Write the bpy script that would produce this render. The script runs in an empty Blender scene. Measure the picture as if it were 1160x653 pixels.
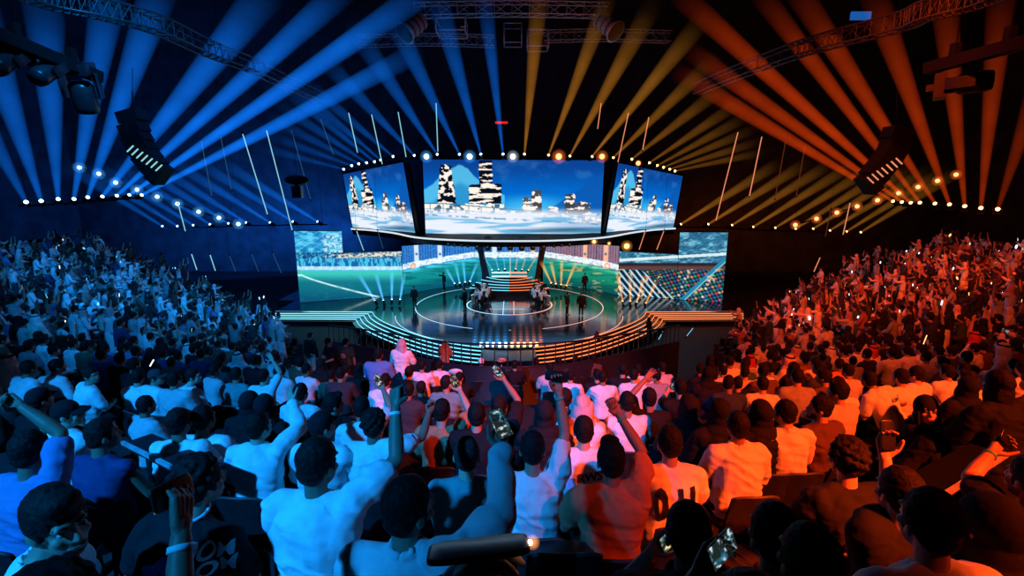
import bpy, bmesh, math, random
import numpy as np
from mathutils import Vector, Matrix, noise
from mathutils.bvhtree import BVHTree

random.seed(7)
RNG = np.random.default_rng(11)
scn = bpy.context.scene
COL = bpy.data.collections.new('arena')
scn.collection.children.link(COL)
PI = math.pi

# ------------------------------------------------------------------ camera
FPX, PITCH, CAMZ = 560.0, math.radians(11.4), 9.0
SP, CP = math.sin(PITCH), math.cos(PITCH)
cam_d = bpy.data.cameras.new('camera')
cam_d.sensor_width = 36.0
cam_d.lens = 36.0 * FPX / 1160.0
cam_d.clip_start, cam_d.clip_end = 0.05, 400
cam = bpy.data.objects.new('camera', cam_d)
cam.location = (0, 0, CAMZ)
cam.rotation_euler = (PI / 2 - PITCH, 0, 0)
COL.objects.link(cam)
scn.camera = cam

def ray(u, v):
    """direction per unit of world y through a point of the photograph"""
    xr, s = (u - 580.0) / FPX, (326.5 - v) / FPX
    y = CP + s * SP
    return xr / y, (-SP + s * CP) / y

def P(u, v, y):
    a, b = ray(u, v)
    return Vector((a * y, y, CAMZ + b * y))

def PZ(u, v, z):
    a, b = ray(u, v)
    y = (z - CAMZ) / b
    return Vector((a * y, y, z))

def proj(p):
    x, y, z = p[0], p[1], p[2] - CAMZ
    d = y * CP - z * SP
    up = y * SP + z * CP
    if d < 0.05:
        return None
    return 580 + FPX * x / d, 326.5 - FPX * up / d, d

# ------------------------------------------------------------------ colours and materials
def lin(c):
    return tuple(((x / 12.92) if x <= 0.04045 else ((x + 0.055) / 1.055) ** 2.4) for x in c)

def rgb(r, g, b):
    return lin((r / 255.0, g / 255.0, b / 255.0))

def nodes(name):
    m = bpy.data.materials.new(name)
    m.use_nodes = True
    nt = m.node_tree
    nt.nodes.clear()
    out = nt.nodes.new('ShaderNodeOutputMaterial')
    return m, nt, out

def solid(name, col, rough=0.6, metal=0.0, vary=0.25, scale=9.0, spec=0.4, bump=0.0):
    m, nt, out = nodes(name)
    b = nt.nodes.new('ShaderNodeBsdfPrincipled')
    tc = nt.nodes.new('ShaderNodeTexCoord')
    nz = nt.nodes.new('ShaderNodeTexNoise')
    nz.inputs['Scale'].default_value = scale
    nz.inputs['Detail'].default_value = 4
    nt.links.new(tc.outputs['Object'], nz.inputs['Vector'])
    rp = nt.nodes.new('ShaderNodeValToRGB')
    rp.color_ramp.elements[0].position, rp.color_ramp.elements[1].position = 0.3, 0.7
    rp.color_ramp.elements[0].color = (*[c * (1 - vary) for c in col], 1)
    rp.color_ramp.elements[1].color = (*[min(1, c * (1 + vary)) for c in col], 1)
    nt.links.new(nz.outputs['Fac'], rp.inputs['Fac'])
    nt.links.new(rp.outputs['Color'], b.inputs['Base Color'])
    b.inputs['Roughness'].default_value = rough
    b.inputs['Metallic'].default_value = metal
    b.inputs['Specular IOR Level'].default_value = spec
    if bump:
        bp = nt.nodes.new('ShaderNodeBump')
        bp.inputs['Strength'].default_value = bump
        bp.inputs['Distance'].default_value = 0.01
        nt.links.new(nz.outputs['Fac'], bp.inputs['Height'])
        nt.links.new(bp.outputs['Normal'], b.inputs['Normal'])
    nt.links.new(b.outputs['BSDF'], out.inputs['Surface'])
    return m

def tinted(name, rough=0.8, scale=14.0, vary=0.12, spec=0.25, sheen=0.0, bump=0.0):
    """base colour = the object's own colour, mottled by noise"""
    m, nt, out = nodes(name)
    b = nt.nodes.new('ShaderNodeBsdfPrincipled')
    oi = nt.nodes.new('ShaderNodeObjectInfo')
    tc = nt.nodes.new('ShaderNodeTexCoord')
    nz = nt.nodes.new('ShaderNodeTexNoise')
    nz.inputs['Scale'].default_value = scale
    nz.inputs['Detail'].default_value = 3
    nt.links.new(tc.outputs['Object'], nz.inputs['Vector'])
    mr = nt.nodes.new('ShaderNodeMapRange')
    mr.inputs['From Min'].default_value, mr.inputs['From Max'].default_value = 0.3, 0.7
    mr.inputs['To Min'].default_value, mr.inputs['To Max'].default_value = 1 - vary, 1 + vary
    nt.links.new(nz.outputs['Fac'], mr.inputs['Value'])
    vm = nt.nodes.new('ShaderNodeVectorMath')
    vm.operation = 'SCALE'
    nt.links.new(oi.outputs['Color'], vm.inputs[0])
    nt.links.new(mr.outputs['Result'], vm.inputs['Scale'])
    nt.links.new(vm.outputs['Vector'], b.inputs['Base Color'])
    b.inputs['Roughness'].default_value = rough
    b.inputs['Specular IOR Level'].default_value = spec
    if bump:
        bp = nt.nodes.new('ShaderNodeBump')
        bp.inputs['Strength'].default_value = bump
        bp.inputs['Distance'].default_value = 0.012
        n2 = nt.nodes.new('ShaderNodeTexNoise')
        n2.inputs['Scale'].default_value = 16.0
        n2.inputs['Distortion'].default_value = 1.2
        nt.links.new(tc.outputs['Object'], n2.inputs['Vector'])
        nt.links.new(n2.outputs['Fac'], bp.inputs['Height'])
        nt.links.new(bp.outputs['Normal'], b.inputs['Normal'])
    nt.links.new(b.outputs['BSDF'], out.inputs['Surface'])
    return m

def glow(name, col, strength, sample=False):
    m, nt, out = nodes(name)
    e = nt.nodes.new('ShaderNodeEmission')
    e.inputs['Color'].default_value = (*col, 1)
    e.inputs['Strength'].default_value = strength
    nt.links.new(e.outputs['Emission'], out.inputs['Surface'])
    if not sample:
        m.cycles.emission_sampling = 'NONE'
    return m

def vcol_screen(name, strength, gloss=True):
    """LED surface: the picture is stored per vertex"""
    m, nt, out = nodes(name)
    a = nt.nodes.new('ShaderNodeAttribute')
    a.attribute_name = 'picture'
    e = nt.nodes.new('ShaderNodeEmission')
    e.inputs['Strength'].default_value = strength
    nt.links.new(a.outputs['Color'], e.inputs['Color'])
    nt.links.new(e.outputs['Emission'], out.inputs['Surface'])
    m.cycles.emission_sampling = 'NONE'
    return m

def haze(name, col, strength, power=1.6):
    """lit haze painted as a glowing shell: adds light, brightest where seen face on"""
    m, nt, out = nodes(name)
    tr = nt.nodes.new('ShaderNodeBsdfTransparent')
    e = nt.nodes.new('ShaderNodeEmission')
    e.inputs['Color'].default_value = (*col, 1)
    lw = nt.nodes.new('ShaderNodeLayerWeight')
    lw.inputs['Blend'].default_value = 0.5
    inv = nt.nodes.new('ShaderNodeMath'); inv.operation = 'SUBTRACT'
    inv.inputs[0].default_value = 1.0
    nt.links.new(lw.outputs['Facing'], inv.inputs[1])
    pw = nt.nodes.new('ShaderNodeMath'); pw.operation = 'POWER'
    nt.links.new(inv.outputs[0], pw.inputs[0]); pw.inputs[1].default_value = power
    at = nt.nodes.new('ShaderNodeAttribute'); at.attribute_name = 'fade'
    tc = nt.nodes.new('ShaderNodeTexCoord')
    nz = nt.nodes.new('ShaderNodeTexNoise'); nz.inputs['Scale'].default_value = 0.35
    nz.inputs['Detail'].default_value = 5
    nt.links.new(tc.outputs['Object'], nz.inputs['Vector'])
    mr = nt.nodes.new('ShaderNodeMapRange')
    mr.inputs['From Min'].default_value, mr.inputs['From Max'].default_value = 0.3, 0.7
    mr.inputs['To Min'].default_value, mr.inputs['To Max'].default_value = 0.65, 1.25
    nt.links.new(nz.outputs['Fac'], mr.inputs['Value'])
    m1 = nt.nodes.new('ShaderNodeMath'); m1.operation = 'MULTIPLY'
    nt.links.new(pw.outputs[0], m1.inputs[0]); nt.links.new(at.outputs['Fac'], m1.inputs[1])
    m2 = nt.nodes.new('ShaderNodeMath'); m2.operation = 'MULTIPLY'
    nt.links.new(m1.outputs[0], m2.inputs[0]); nt.links.new(mr.outputs['Result'], m2.inputs[1])
    m3 = nt.nodes.new('ShaderNodeMath'); m3.operation = 'MULTIPLY'
    nt.links.new(m2.outputs[0], m3.inputs[0]); m3.inputs[1].default_value = strength
    nt.links.new(m3.outputs[0], e.inputs['Strength'])
    ad = nt.nodes.new('ShaderNodeAddShader')
    nt.links.new(tr.outputs[0], ad.inputs[0]); nt.links.new(e.outputs[0], ad.inputs[1])
    nt.links.new(ad.outputs[0], out.inputs['Surface'])
    m.cycles.emission_sampling = 'NONE'
    return m

# ------------------------------------------------------------------ objects
def root_of(o):
    while o.parent is not None:
        o = o.parent
    return o

def tag(o, label=None, cat=None, group=None, kind=None):
    if label: o['label'] = label
    if cat: o['category'] = cat
    if group: o['group'] = group
    if kind: o['kind'] = kind
    return o

def empty(name, loc=(0, 0, 0), rz=0.0):
    o = bpy.data.objects.new(name, None)
    o.empty_display_size = 0.1
    o.location = loc
    o.rotation_euler = (0, 0, rz)
    COL.objects.link(o)
    return o

def link_mesh(name, me, mat, parent=None):
    if mat is not None and not me.materials:
        me.materials.append(mat)
    o = bpy.data.objects.new(name, me)
    COL.objects.link(o)
    if parent is not None:
        o.parent = parent
    return o

def dup(o, parent=None):
    c = o.copy()
    COL.objects.link(c)
    c.parent = parent
    for ch in o.children:
        dup(ch, c)
    return c

def frame_of(d):
    d = Vector(d).normalized()
    a = Vector((0, 0, 1)) if abs(d.z) < 0.9 else Vector((1, 0, 0))
    x = d.cross(a).normalized()
    return x, d.cross(x).normalized(), d

class MB:
    """collects shapes for one mesh; world coordinates, or local ones when built with local=True"""
    def __init__(self):
        self.v, self.f, self.smooth = [], [], []
    def add(self, vs, fs, smooth=False):
        n = len(self.v)
        self.v.extend([tuple(p) for p in vs])
        self.f.extend([tuple(i + n for i in f) for f in fs])
        self.smooth.extend([smooth] * len(fs))
        return self
    def box(self, c, s, rz=0.0, M=None):
        hx, hy, hz = s[0] / 2, s[1] / 2, s[2] / 2
        vs = [Vector((sx * hx, sy * hy, sz * hz)) for sz in (-1, 1) for sy in (-1, 1) for sx in (-1, 1)]
        R = M if M is not None else Matrix.Rotation(rz, 3, 'Z')
        vs = [R @ p + Vector(c) for p in vs]
        return self.add(vs, [(0, 2, 3, 1), (4, 5, 7, 6), (0, 1, 5, 4), (2, 6, 7, 3), (0, 4, 6, 2), (1, 3, 7, 5)])
    def beam(self, p0, p1, w, h):
        p0, p1 = Vector(p0), Vector(p1)
        x, y, d = frame_of(p1 - p0)
        M = Matrix((x, y, d)).transposed()
        return self.box((p0 + p1) / 2, (w, h, (p1 - p0).length), M=M)
    def tube(self, p0, p1, r0, r1=None, n=10, cap=True):
        return self.path([p0, p1], [r0, r0 if r1 is None else r1], n, cap)
    def path(self, pts, rad, n=8, cap=True):
        pts = [Vector(p) for p in pts]
        if not isinstance(rad, (list, tuple)):
            rad = [rad] * len(pts)
        vs, fs = [], []
        x = None
        for i, p in enumerate(pts):
            d = (pts[min(i + 1, len(pts) - 1)] - pts[max(i - 1, 0)]).normalized()
            if x is None:
                x, y, _ = frame_of(d)
            else:
                x = (x - d * x.dot(d)).normalized(); y = d.cross(x)
            for k in range(n):
                a = 2 * PI * k / n
                vs.append(p + (x * math.cos(a) + y * math.sin(a)) * rad[i])
        for i in range(len(pts) - 1):
            for k in range(n):
                a, b = i * n + k, i * n + (k + 1) % n
                fs.append((a, b, b + n, a + n))
        if cap:
            fs.append(tuple(range(n - 1, -1, -1)))
            fs.append(tuple((len(pts) - 1) * n + k for k in range(n)))
        return self.add(vs, fs, True)
    def caps(self, p0, p1, r0, r1, n=10, m=3, flat=1.0, fdir=None):
        """tapered limb with round ends"""
        p0, p1 = Vector(p0), Vector(p1)
        x, y, d = frame_of(p1 - p0)
        if fdir is not None:
            fd = Vector(fdir); fd = (fd - d * fd.dot(d))
            if fd.length > 1e-4:
                y = fd.normalized(); x = y.cross(d)
        vs, rings = [], []
        for j in range(m + 1):
            a = PI / 2 * j / m
            rings.append((p0 - d * r0 * math.cos(a), r0 * math.sin(a)))
        for j in range(m + 1):
            a = PI / 2 * j / m
            rings.append((p1 + d * r1 * math.sin(a), r1 * math.cos(a)))
        for c, r in rings:
            r = max(r, 1e-4)
            for k in range(n):
                t = 2 * PI * k / n
                vs.append(c + x * math.cos(t) * r + y * math.sin(t) * r * flat)
        fs = []
        for i in range(len(rings) - 1):
            for k in range(n):
                a, b = i * n + k, i * n + (k + 1) % n
                fs.append((a, b, b + n, a + n))
        fs.append(tuple(range(n - 1, -1, -1)))
        fs.append(tuple((len(rings) - 1) * n + k for k in range(n)))
        return self.add(vs, fs, True)
    def ell(self, c, r, R=None, n=14, m=9):
        vs, fs = [], []
        c = Vector(c)
        for j in range(1, m):
            a = PI * j / m
            for k in range(n):
                t = 2 * PI * k / n
                p = Vector((r[0] * math.sin(a) * math.cos(t), r[1] * math.sin(a) * math.sin(t), r[2] * math.cos(a)))
                vs.append((R @ p if R is not None else p) + c)
        for j in range(m - 2):
            for k in range(n):
                a, b = j * n + k, j * n + (k + 1) % n
                fs.append((a, a + n, b + n, b))
        t_, b_ = Vector((0, 0, r[2])), Vector((0, 0, -r[2]))
        vs.append((R @ t_ if R is not None else t_) + c); vs.append((R @ b_ if R is not None else b_) + c)
        q = len(vs)
        for k in range(n):
            fs.append((k, (k + 1) % n, q - 2))
            fs.append(((m - 2) * n + (k + 1) % n, (m - 2) * n + k, q - 1))
        return self.add(vs, fs, True)
    def loft(self, rings, cap=True):
        """rings: lists of equally many points"""
        n = len(rings[0])
        vs = [p for r in rings for p in r]
        fs = []
        for i in range(len(rings) - 1):
            for k in range(n):
                a, b = i * n + k, i * n + (k + 1) % n
                fs.append((a, b, b + n, a + n))
        if cap:
            fs.append(tuple(range(n - 1, -1, -1)))
            fs.append(tuple((len(rings) - 1) * n + k for k in range(n)))
        return self.add(vs, fs, True)
    def sheet(self, grid):
        """grid of points, rows of equal length"""
        w = len(grid[0])
        vs = [p for r in grid for p in r]
        fs = [(i * w + k, i * w + k + 1, (i + 1) * w + k + 1, (i + 1) * w + k) for i in range(len(grid) - 1) for k in range(w - 1)]
        return self.add(vs, fs, True)
    def mesh(self, name='mesh', off=(0, 0, 0)):
        me = bpy.data.meshes.new(name)
        ox, oy, oz = off
        me.from_pydata([(x - ox, y - oy, z - oz) for x, y, z in self.v], [], self.f)
        me.polygons.foreach_set('use_smooth', self.smooth)
        me.update()
        return me
    def build(self, name, mat, parent=None, local=False):
        off = (0, 0, 0)
        if parent is not None and not local:
            off = root_of(parent).location
        return link_mesh(name, self.mesh(name, off), mat, parent)

_ORD = ['first', 'second', 'third', 'fourth', 'fifth', 'sixth', 'seventh', 'eighth', 'ninth', 'tenth', 'eleventh', 'twelfth', 'thirteenth',
        'fourteenth', 'fifteenth', 'sixteenth', 'seventeenth', 'eighteenth', 'nineteenth']
_TENS = {2: ('twenty', 'twentieth'), 3: ('thirty', 'thirtieth'), 4: ('forty', 'fortieth'), 5: ('fifty', 'fiftieth'), 6: ('sixty', 'sixtieth'), 7: ('seventy', 'seventieth'), 8: ('eighty', 'eightieth')}
def nth(n):
    if n < 20: return _ORD[n - 1]
    t, u = divmod(n, 10)
    return _TENS[t][1] if u == 0 else _TENS[t][0] + '-' + _ORD[u - 1]

# value noise on arrays, for the pictures shown on the LED walls
def vnoise(x, y, seed=0):
    xi, yi = np.floor(x).astype(np.int64), np.floor(y).astype(np.int64)
    xf, yf = x - xi, y - yi
    xf, yf = xf * xf * (3 - 2 * xf), yf * yf * (3 - 2 * yf)
    def h(a, b):
        n = (a * 374761393 + b * 668265263 + seed * 974711) & 0x7fffffff
        n = ((n ^ (n >> 13)) * 1274126177) & 0x7fffffff
        return ((n ^ (n >> 16)) & 0xffff) / 65535.0
    return (h(xi, yi) * (1 - xf) + h(xi + 1, yi) * xf) * (1 - yf) + (h(xi, yi + 1) * (1 - xf) + h(xi + 1, yi + 1) * xf) * yf

def fbm(x, y, seed=0, o=4):
    s, a, t = 0, 0.5, 0
    for k in range(o):
        s = s + a * vnoise(x * 2 ** k, y * 2 ** k, seed + k); t += a; a *= 0.5
    return s / t

def picture_mesh(name, pts, img, mat, parent):
    """pts: H x W array of points, img: H x W x 3 in sRGB 0..1 (row 0 on top)"""
    H, W = img.shape[:2]
    off = np.array(root_of(parent).location)
    v = (pts.reshape(-1, 3) - off)
    i = np.arange(H * W).reshape(H, W)
    f = np.stack([i[:-1, :-1], i[1:, :-1], i[1:, 1:], i[:-1, 1:]], -1).reshape(-1, 4)
    me = bpy.data.meshes.new(name)
    me.from_pydata(v.tolist(), [], f.tolist())
    at = me.color_attributes.new('picture', 'FLOAT_COLOR', 'POINT')
    c = np.clip(img, 0, 1)
    c = np.where(c <= 0.04045, c / 12.92, ((c + 0.055) / 1.055) ** 2.4)
    rgba = np.concatenate([c.reshape(-1, 3), np.ones((H * W, 1))], 1).astype(np.float32)
    at.data.foreach_set('color', rgba.ravel())
    me.update()
    return link_mesh(name, me, mat, parent)
# ------------------------------------------------------------------ materials of the place
M_floor = solid('dark arena floor', (0.012, 0.012, 0.014), 0.7)
M_tier = solid('stand tread', (0.02, 0.02, 0.023), 0.75)
M_wall = solid('black drape wall', (0.035, 0.038, 0.042), 0.85, scale=0.6, vary=0.5)
M_ceil = solid('black ceiling', (0.012, 0.012, 0.014), 0.9, scale=0.5, vary=0.5)
M_black = solid('black paint', (0.005, 0.005, 0.0055), 0.55, spec=.15)
M_plastic = solid('black plastic', (0.02, 0.02, 0.022), 0.35)
M_alu = solid('truss aluminium', (0.07, 0.072, 0.075), 0.45, 0.6)
M_rail = solid('rail paint', (0.02, 0.022, 0.026), 0.4)
M_parapet = solid('parapet', (0.012, 0.014, 0.02), 0.6)
M_grey = solid('grey laminate', (0.3, 0.3, 0.32), 0.5)
M_whitedesk = solid('white desk', (0.7, 0.7, 0.72), 0.4)
M_edge = solid('pale stair edge', (0.45, 0.46, 0.48), 0.5)

def gloss_floor():
    m, nt, out = nodes('polished stage floor')
    b = nt.nodes.new('ShaderNodeBsdfPrincipled')
    tc = nt.nodes.new('ShaderNodeTexCoord')
    nz = nt.nodes.new('ShaderNodeTexNoise'); nz.inputs['Scale'].default_value = 1.3
    nt.links.new(tc.outputs['Object'], nz.inputs['Vector'])
    mr = nt.nodes.new('ShaderNodeMapRange')
    mr.inputs['To Min'].default_value, mr.inputs['To Max'].default_value = 0.05, 0.2
    nt.links.new(nz.outputs['Fac'], mr.inputs['Value'])
    nt.links.new(mr.outputs['Result'], b.inputs['Roughness'])
    b.inputs['Base Color'].default_value = (0.008, 0.012, 0.02, 1)
    b.inputs['IOR'].default_value = 2.1
    nt.links.new(b.outputs['BSDF'], out.inputs['Surface'])
    return m
M_stage = gloss_floor()
L_blue = glow('blue LED strip', rgb(120, 225, 255), 1.6)
L_orange = glow('orange LED strip', rgb(255, 128, 72), 1.6)
L_white = glow('white LED strip', rgb(235, 245, 255), 2.2)
L_pink = glow('pink white LED', rgb(255, 190, 180), 1.3)
L_bluewhite = glow('blue white LED', rgb(175, 225, 255), 1.5)
L_lens_b = glow('blue lens', rgb(190, 230, 255), 6, False)
L_lens_o = glow('amber lens', rgb(255, 190, 110), 6, False)
L_lens_r = glow('red lens', rgb(255, 110, 60), 7, False)
def painted_reflection():
    m, nt, out = nodes('floor with painted reflection')
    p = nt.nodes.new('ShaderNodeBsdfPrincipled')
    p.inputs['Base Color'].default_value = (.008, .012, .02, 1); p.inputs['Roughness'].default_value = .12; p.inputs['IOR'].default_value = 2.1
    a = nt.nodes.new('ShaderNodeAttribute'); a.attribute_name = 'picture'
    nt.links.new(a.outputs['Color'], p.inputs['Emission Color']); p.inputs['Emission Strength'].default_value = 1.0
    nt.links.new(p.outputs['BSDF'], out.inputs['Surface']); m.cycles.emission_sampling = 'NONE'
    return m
REFLECTION = painted_reflection()
SCREEN = vcol_screen('LED screen picture', 1.12)

# ------------------------------------------------------------------ the bowl
SC = Vector((-0.2, 38.0, 0.0))
ROW0, STEP, RISE = 16.45, 0.85, 0.255
def tier_z(k): return 4.25 + 0.3 * (ROW0 + STEP * (k + 0.5) - 29.0)
def lerp_table(x, t):
    for (a, fa), (b, fb) in zip(t, t[1:]):
        if x <= b:
            return fa + (fb - fa) * max(0, (x - a)) / (b - a)
    return t[-1][1]
def r_in(th): return lerp_table(abs(th), [(0, 27.6), (8, 27.0), (16, 24.0), (28, 19.8), (40, 17.2), (46, 16.4), (90, 16.4)])
def r_out(th): return lerp_table(abs(th), [(0, 44.0), (40, 44.0), (50, 38.0), (60, 32.5), (68, 31.0), (90, 30.6)])
TH_MAX = 84.0
def th_end(r): return lerp_table(r, [(16.4, 50), (17.3, 57), (18.1, 63.5), (19.5, 71), (22, 77.5), (25.8, 83), (31, 83)])
def polar(r, th):
    a = math.radians(th)
    return SC.x + r * math.sin(a), SC.y - r * math.cos(a)
def to_polar(x, y):
    dx, dy = x - SC.x, SC.y - y
    return math.hypot(dx, dy), math.degrees(math.atan2(dx, dy))
NROW = int((44.0 - ROW0) / STEP)
mb = MB(); edge = MB()
for k in range(NROW):
    r0, r1, z, zb = ROW0 + STEP * k, ROW0 + STEP * (k + 1), tier_z(k), (tier_z(k - 1) if k else 0.8)
    run = []
    th = -TH_MAX
    segs = []
    while th <= TH_MAX + 1e-6:
        ok = r_in(th) <= r0 + 0.3 and r_out(th) >= r1 - 0.3 and abs(th) <= th_end(r0 + .4) + .8
        if ok: run.append(th)
        if (not ok or th + 1.5 > TH_MAX) and len(run) > 1:
            segs.append(run); run = []
        elif not ok: run = []
        th += 1.5
    for run in segs:
        g = []
        for t in run:
            x0, y0 = polar(r0, t); x1, y1 = polar(r1, t)
            prof = [(r0, zb if r_in(t) < r0 - 0.4 else z - 1.6), (r0, z)]
            if abs(t) > 25 or r0 < 33.5:      # sitting step along the row
                prof += [(r0 + .3, z), (r0 + .3, z + .38), (r0 + .66, z + .38), (r0 + .66, z)]
            else:
                prof += [(r0 + .3, z)] * 2 + [(r0 + .66, z)] * 2
            prof.append((r1, z))
            g.append([(*polar(q, t), h) for q, h in prof])
        n = len(mb.v)
        vs = [p for row in g for p in row]
        fs = []
        w_ = len(g[0])
        for i in range(len(g) - 1):
            for j in range(w_ - 1):
                a = i * w_ + j
                fs.append((a, a + 1, a + w_ + 1, a + w_))
        # closing ends
        for i, s in ((0, 1), (len(g) - 1, -1)):
            x0, y0 = polar(r0, run[i]); x1, y1 = polar(r1, run[i])
            q = len(vs)
            vs += [(x0, y0, -1), (x1, y1, -1), (x1, y1, z), (x0, y0, z)]
            fs.append((q, q + 1, q + 2, q + 3))
        mb.add(vs, fs)
stand = mb.build('stand_floor', M_tier); stand['kind'] = 'structure'

def struct(name, mb, mat):
    o = mb.build(name, mat); o['kind'] = 'structure'; return o
struct('floor', MB().add([(-52, -14, -1), (52, -14, -1), (52, 60, -1), (-52, 60, -1)], [(0, 1, 2, 3)]), M_floor)
struct('ceiling', MB().add([(-52, -14, 25), (52, -14, 25), (52, 60, 25), (-52, 60, 25)], [(3, 2, 1, 0)]), M_ceil)
struct('wall_back', MB().box((0, 60.1, 12), (104, .2, 26)), M_wall)
struct('wall_left', MB().box((-52.1, 23, 12), (.2, 74, 26)), M_wall)
struct('wall_right', MB().box((52.1, 23, 12), (.2, 74, 26)), M_wall)
struct('wall_front', MB().box((0, -14.1, 12), (104, .2, 26)), M_wall)
# the wall that closes the stands behind their top row
for sg, nm in ((-1, 'wall_stand_left'), (1, 'wall_stand_right')):
    w = MB(); g = []
    for i in range(25):
        t = sg * (TH_MAX - i * 1.5)
        x, y = polar(r_out(t) + .25, t)
        z = 4.25 + .3 * (r_out(t) - 29)
        g.append([(x, y, -1), (x, y, z + 1.0)])
    struct(nm, w.sheet(g), M_black)

# ------------------------------------------------------------------ stage
SR = 10.7
def ring_pts(r, z, a0=-100, a1=100, n=64):
    return [(SC.x + r * math.sin(math.radians(a0 + (a1 - a0) * i / n)), SC.y - .3 - r * math.cos(math.radians(a0 + (a1 - a0) * i / n)), z) for i in range(n + 1)]
st = empty('stage', (SC.x, SC.y, 0))
tag(st, 'round polished black stage with lit steps under the curved video wall', 'stage')
m = MB()
pts = [(SC.x + (SR - .2) * (1 - .085 * math.sin(2 * a) ** 2) * math.sin(a), SC.y - .3 - (SR - .2) * (1 - .085 * math.sin(2 * a) ** 2) * math.cos(a), 0) for a in [2 * PI * i / 96 for i in range(96)]]
n = len(pts)
m.add(pts + [(x, y, -1) for x, y, z in pts], [tuple(range(n))] + [(i, i + n, (i + 1) % n + n, (i + 1) % n) for i in range(n)])
deck = m.build('deck', M_stage, st)
m = MB()
m.box((SC.x, 44.5, -.5), (38, 10, .998)); m.box((-13.2, 39.3, -.5), (9, 7, .99)); m.box((12.8, 39.3, -.5), (9, 7, .99))
m.build('rear_deck', M_stage, st)
# stepped rim, and the strips of light on its noses: blue on one half, orange on the other
def rim(k, deg):
    a = math.radians(deg)
    r = (SR - .2 + .3 * k) * (1 - .085 * math.sin(2 * a) ** 2)
    return Vector((SC.x + r * math.sin(a), SC.y - .3 - r * math.cos(a), -.03 - .125 * k))
for k in range(5):
    for sg, mat in ((-1, L_blue), (1, L_orange)):
        path = [rim(k, sg * (8 + 71 * i / 40)) for i in range(41)]
        e = path[-1]
        path.append(e + Vector((sg * (7.3 - .3 * k), .15, 0)))
        MB().path(path, .03, 6).build('light_strip', mat, st)
    g = [[rim(k, -79 + 158 * i / 64) + Vector((0, 0, -.03)), rim(k, -79 + 158 * i / 64) + Vector((0, 0, -.16)), rim(k + 1, -79 + 158 * i / 64) + Vector((0, 0, -.035))] for i in range(65)]
    for sg, i in ((1, 64), (-1, 0)):
        ext = [p + Vector((sg * 7.3, .15, 0)) for p in g[i]]
        g = g + [ext] if sg > 0 else [ext] + g
    MB().sheet(g).build('step', M_stage, st)
g = [[rim(5, -79 + 158 * i / 64) + Vector((0, 0, .09)), rim(5, -79 + 158 * i / 64) + Vector((0, 0, -.4))] for i in range(65)]
MB().sheet(g).build('skirt', M_black, st)
m = MB(); m.box((SC.x, SC.y - .3 - SR - .75, -.56), (3.1, 1.9, .9)); m.build('front_block', M_grey, st)
for i in range(10):
    m = MB()
    x = SC.x - 1.6 + .36 * i
    m.box((x, SC.y - .3 - SR + 0.5, .12), (.16, .1, .2))
    m.build('footlight', L_lens_b if i < 5 else L_lens_o, st)

# lines let into the floor, and reflections painted on it
fl = empty('floor_marking', (SC.x, SC.y, .02))
tag(fl, 'glowing circles and centre lines drawn on the polished stage floor', 'floor marking')
def flat_ring(name, c, r, w, a0, a1, mat, z=.012):
    g = []
    n = max(8, int(abs(a1 - a0) / 3))
    for i in range(n + 1):
        a = math.radians(a0 + (a1 - a0) * i / n)
        g.append([(c[0] + (r - w) * math.sin(a), c[1] - (r - w) * math.cos(a), z), (c[0] + (r + w) * math.sin(a), c[1] - (r + w) * math.cos(a), z)])
    return MB().sheet(g).build(name, mat, fl)
cc = PZ(577, 345, 0)
for r, w in ((3.35, .05), (7.3, .03)):
    flat_ring('circle_line', cc, r, w, -180, 0, L_bluewhite)
    flat_ring('circle_line', cc, r, w, 0, 180, L_pink)
flat_ring('circle_line', (cc[0], cc[1] - 2.2), 8.3, .022, -80, 0, L_bluewhite); flat_ring('circle_line', (cc[0], cc[1] - 2.2), 8.3, .022, 0, 80, L_pink)
for x, mat in ((-.45, L_bluewhite), (.35, L_pink)):
    MB().box((cc[0] + x, cc[1] - 1.2, .012), (.05, 4.4, .004)).build('centre_line', mat, fl)
MB().box((cc[0] - .2, cc[1] - 1.6, .012), (2.6, .05, .004)).build('centre_line', L_bluewhite, fl)
# reflections painted as glowing streaks at the front of the floor
fp = empty('floor_reflection', (SC.x, 31, .02))
tag(fp, 'blue and orange reflections painted on the front of the stage floor', 'painted reflection')
for half in (0, 1):
    H, W = 60, 40
    a, b = PZ(536 if half == 0 else 579, 368, 0), PZ(576 if half == 0 else 614, 368, 0)
    c, d = PZ(533 if half == 0 else 578.5, 391, 0), PZ(576.5 if half == 0 else 617, 391, 0)
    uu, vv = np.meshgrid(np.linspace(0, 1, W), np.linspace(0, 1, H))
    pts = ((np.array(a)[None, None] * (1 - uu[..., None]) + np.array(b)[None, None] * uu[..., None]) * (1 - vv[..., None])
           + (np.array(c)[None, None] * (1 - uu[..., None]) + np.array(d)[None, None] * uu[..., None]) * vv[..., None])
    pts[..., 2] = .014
    streaks = (np.abs(np.sin(uu * PI * 5)) ** 1.5) * (.45 + .55 * np.abs(np.sin(vv * PI * 7)) ** .8)
    lum = streaks * (.12 + .4 * vv + .8 * vv ** 4 + .25 * fbm(uu * 6, vv * 5, 3))
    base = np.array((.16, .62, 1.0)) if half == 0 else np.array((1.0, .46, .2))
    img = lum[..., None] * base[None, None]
    picture_mesh('reflection_streaks', pts, img, REFLECTION, fp)

# ------------------------------------------------------------------ pictures
def mixc(a, b, t):
    t = np.clip(t, 0, 1)[..., None]
    return a * (1 - t) + b * t
def colr(shape, r, g, b): return np.ones(shape + (3,)) * np.array([r, g, b]) / 255.0
def put(img, mask, c): return mixc(img, np.ones(img.shape) * np.array(c) / 255.0, mask)
def sm(x, a, b): 
    t = np.clip((x - a) / (b - a), 0, 1); return t * t * (3 - 2 * t)

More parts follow.
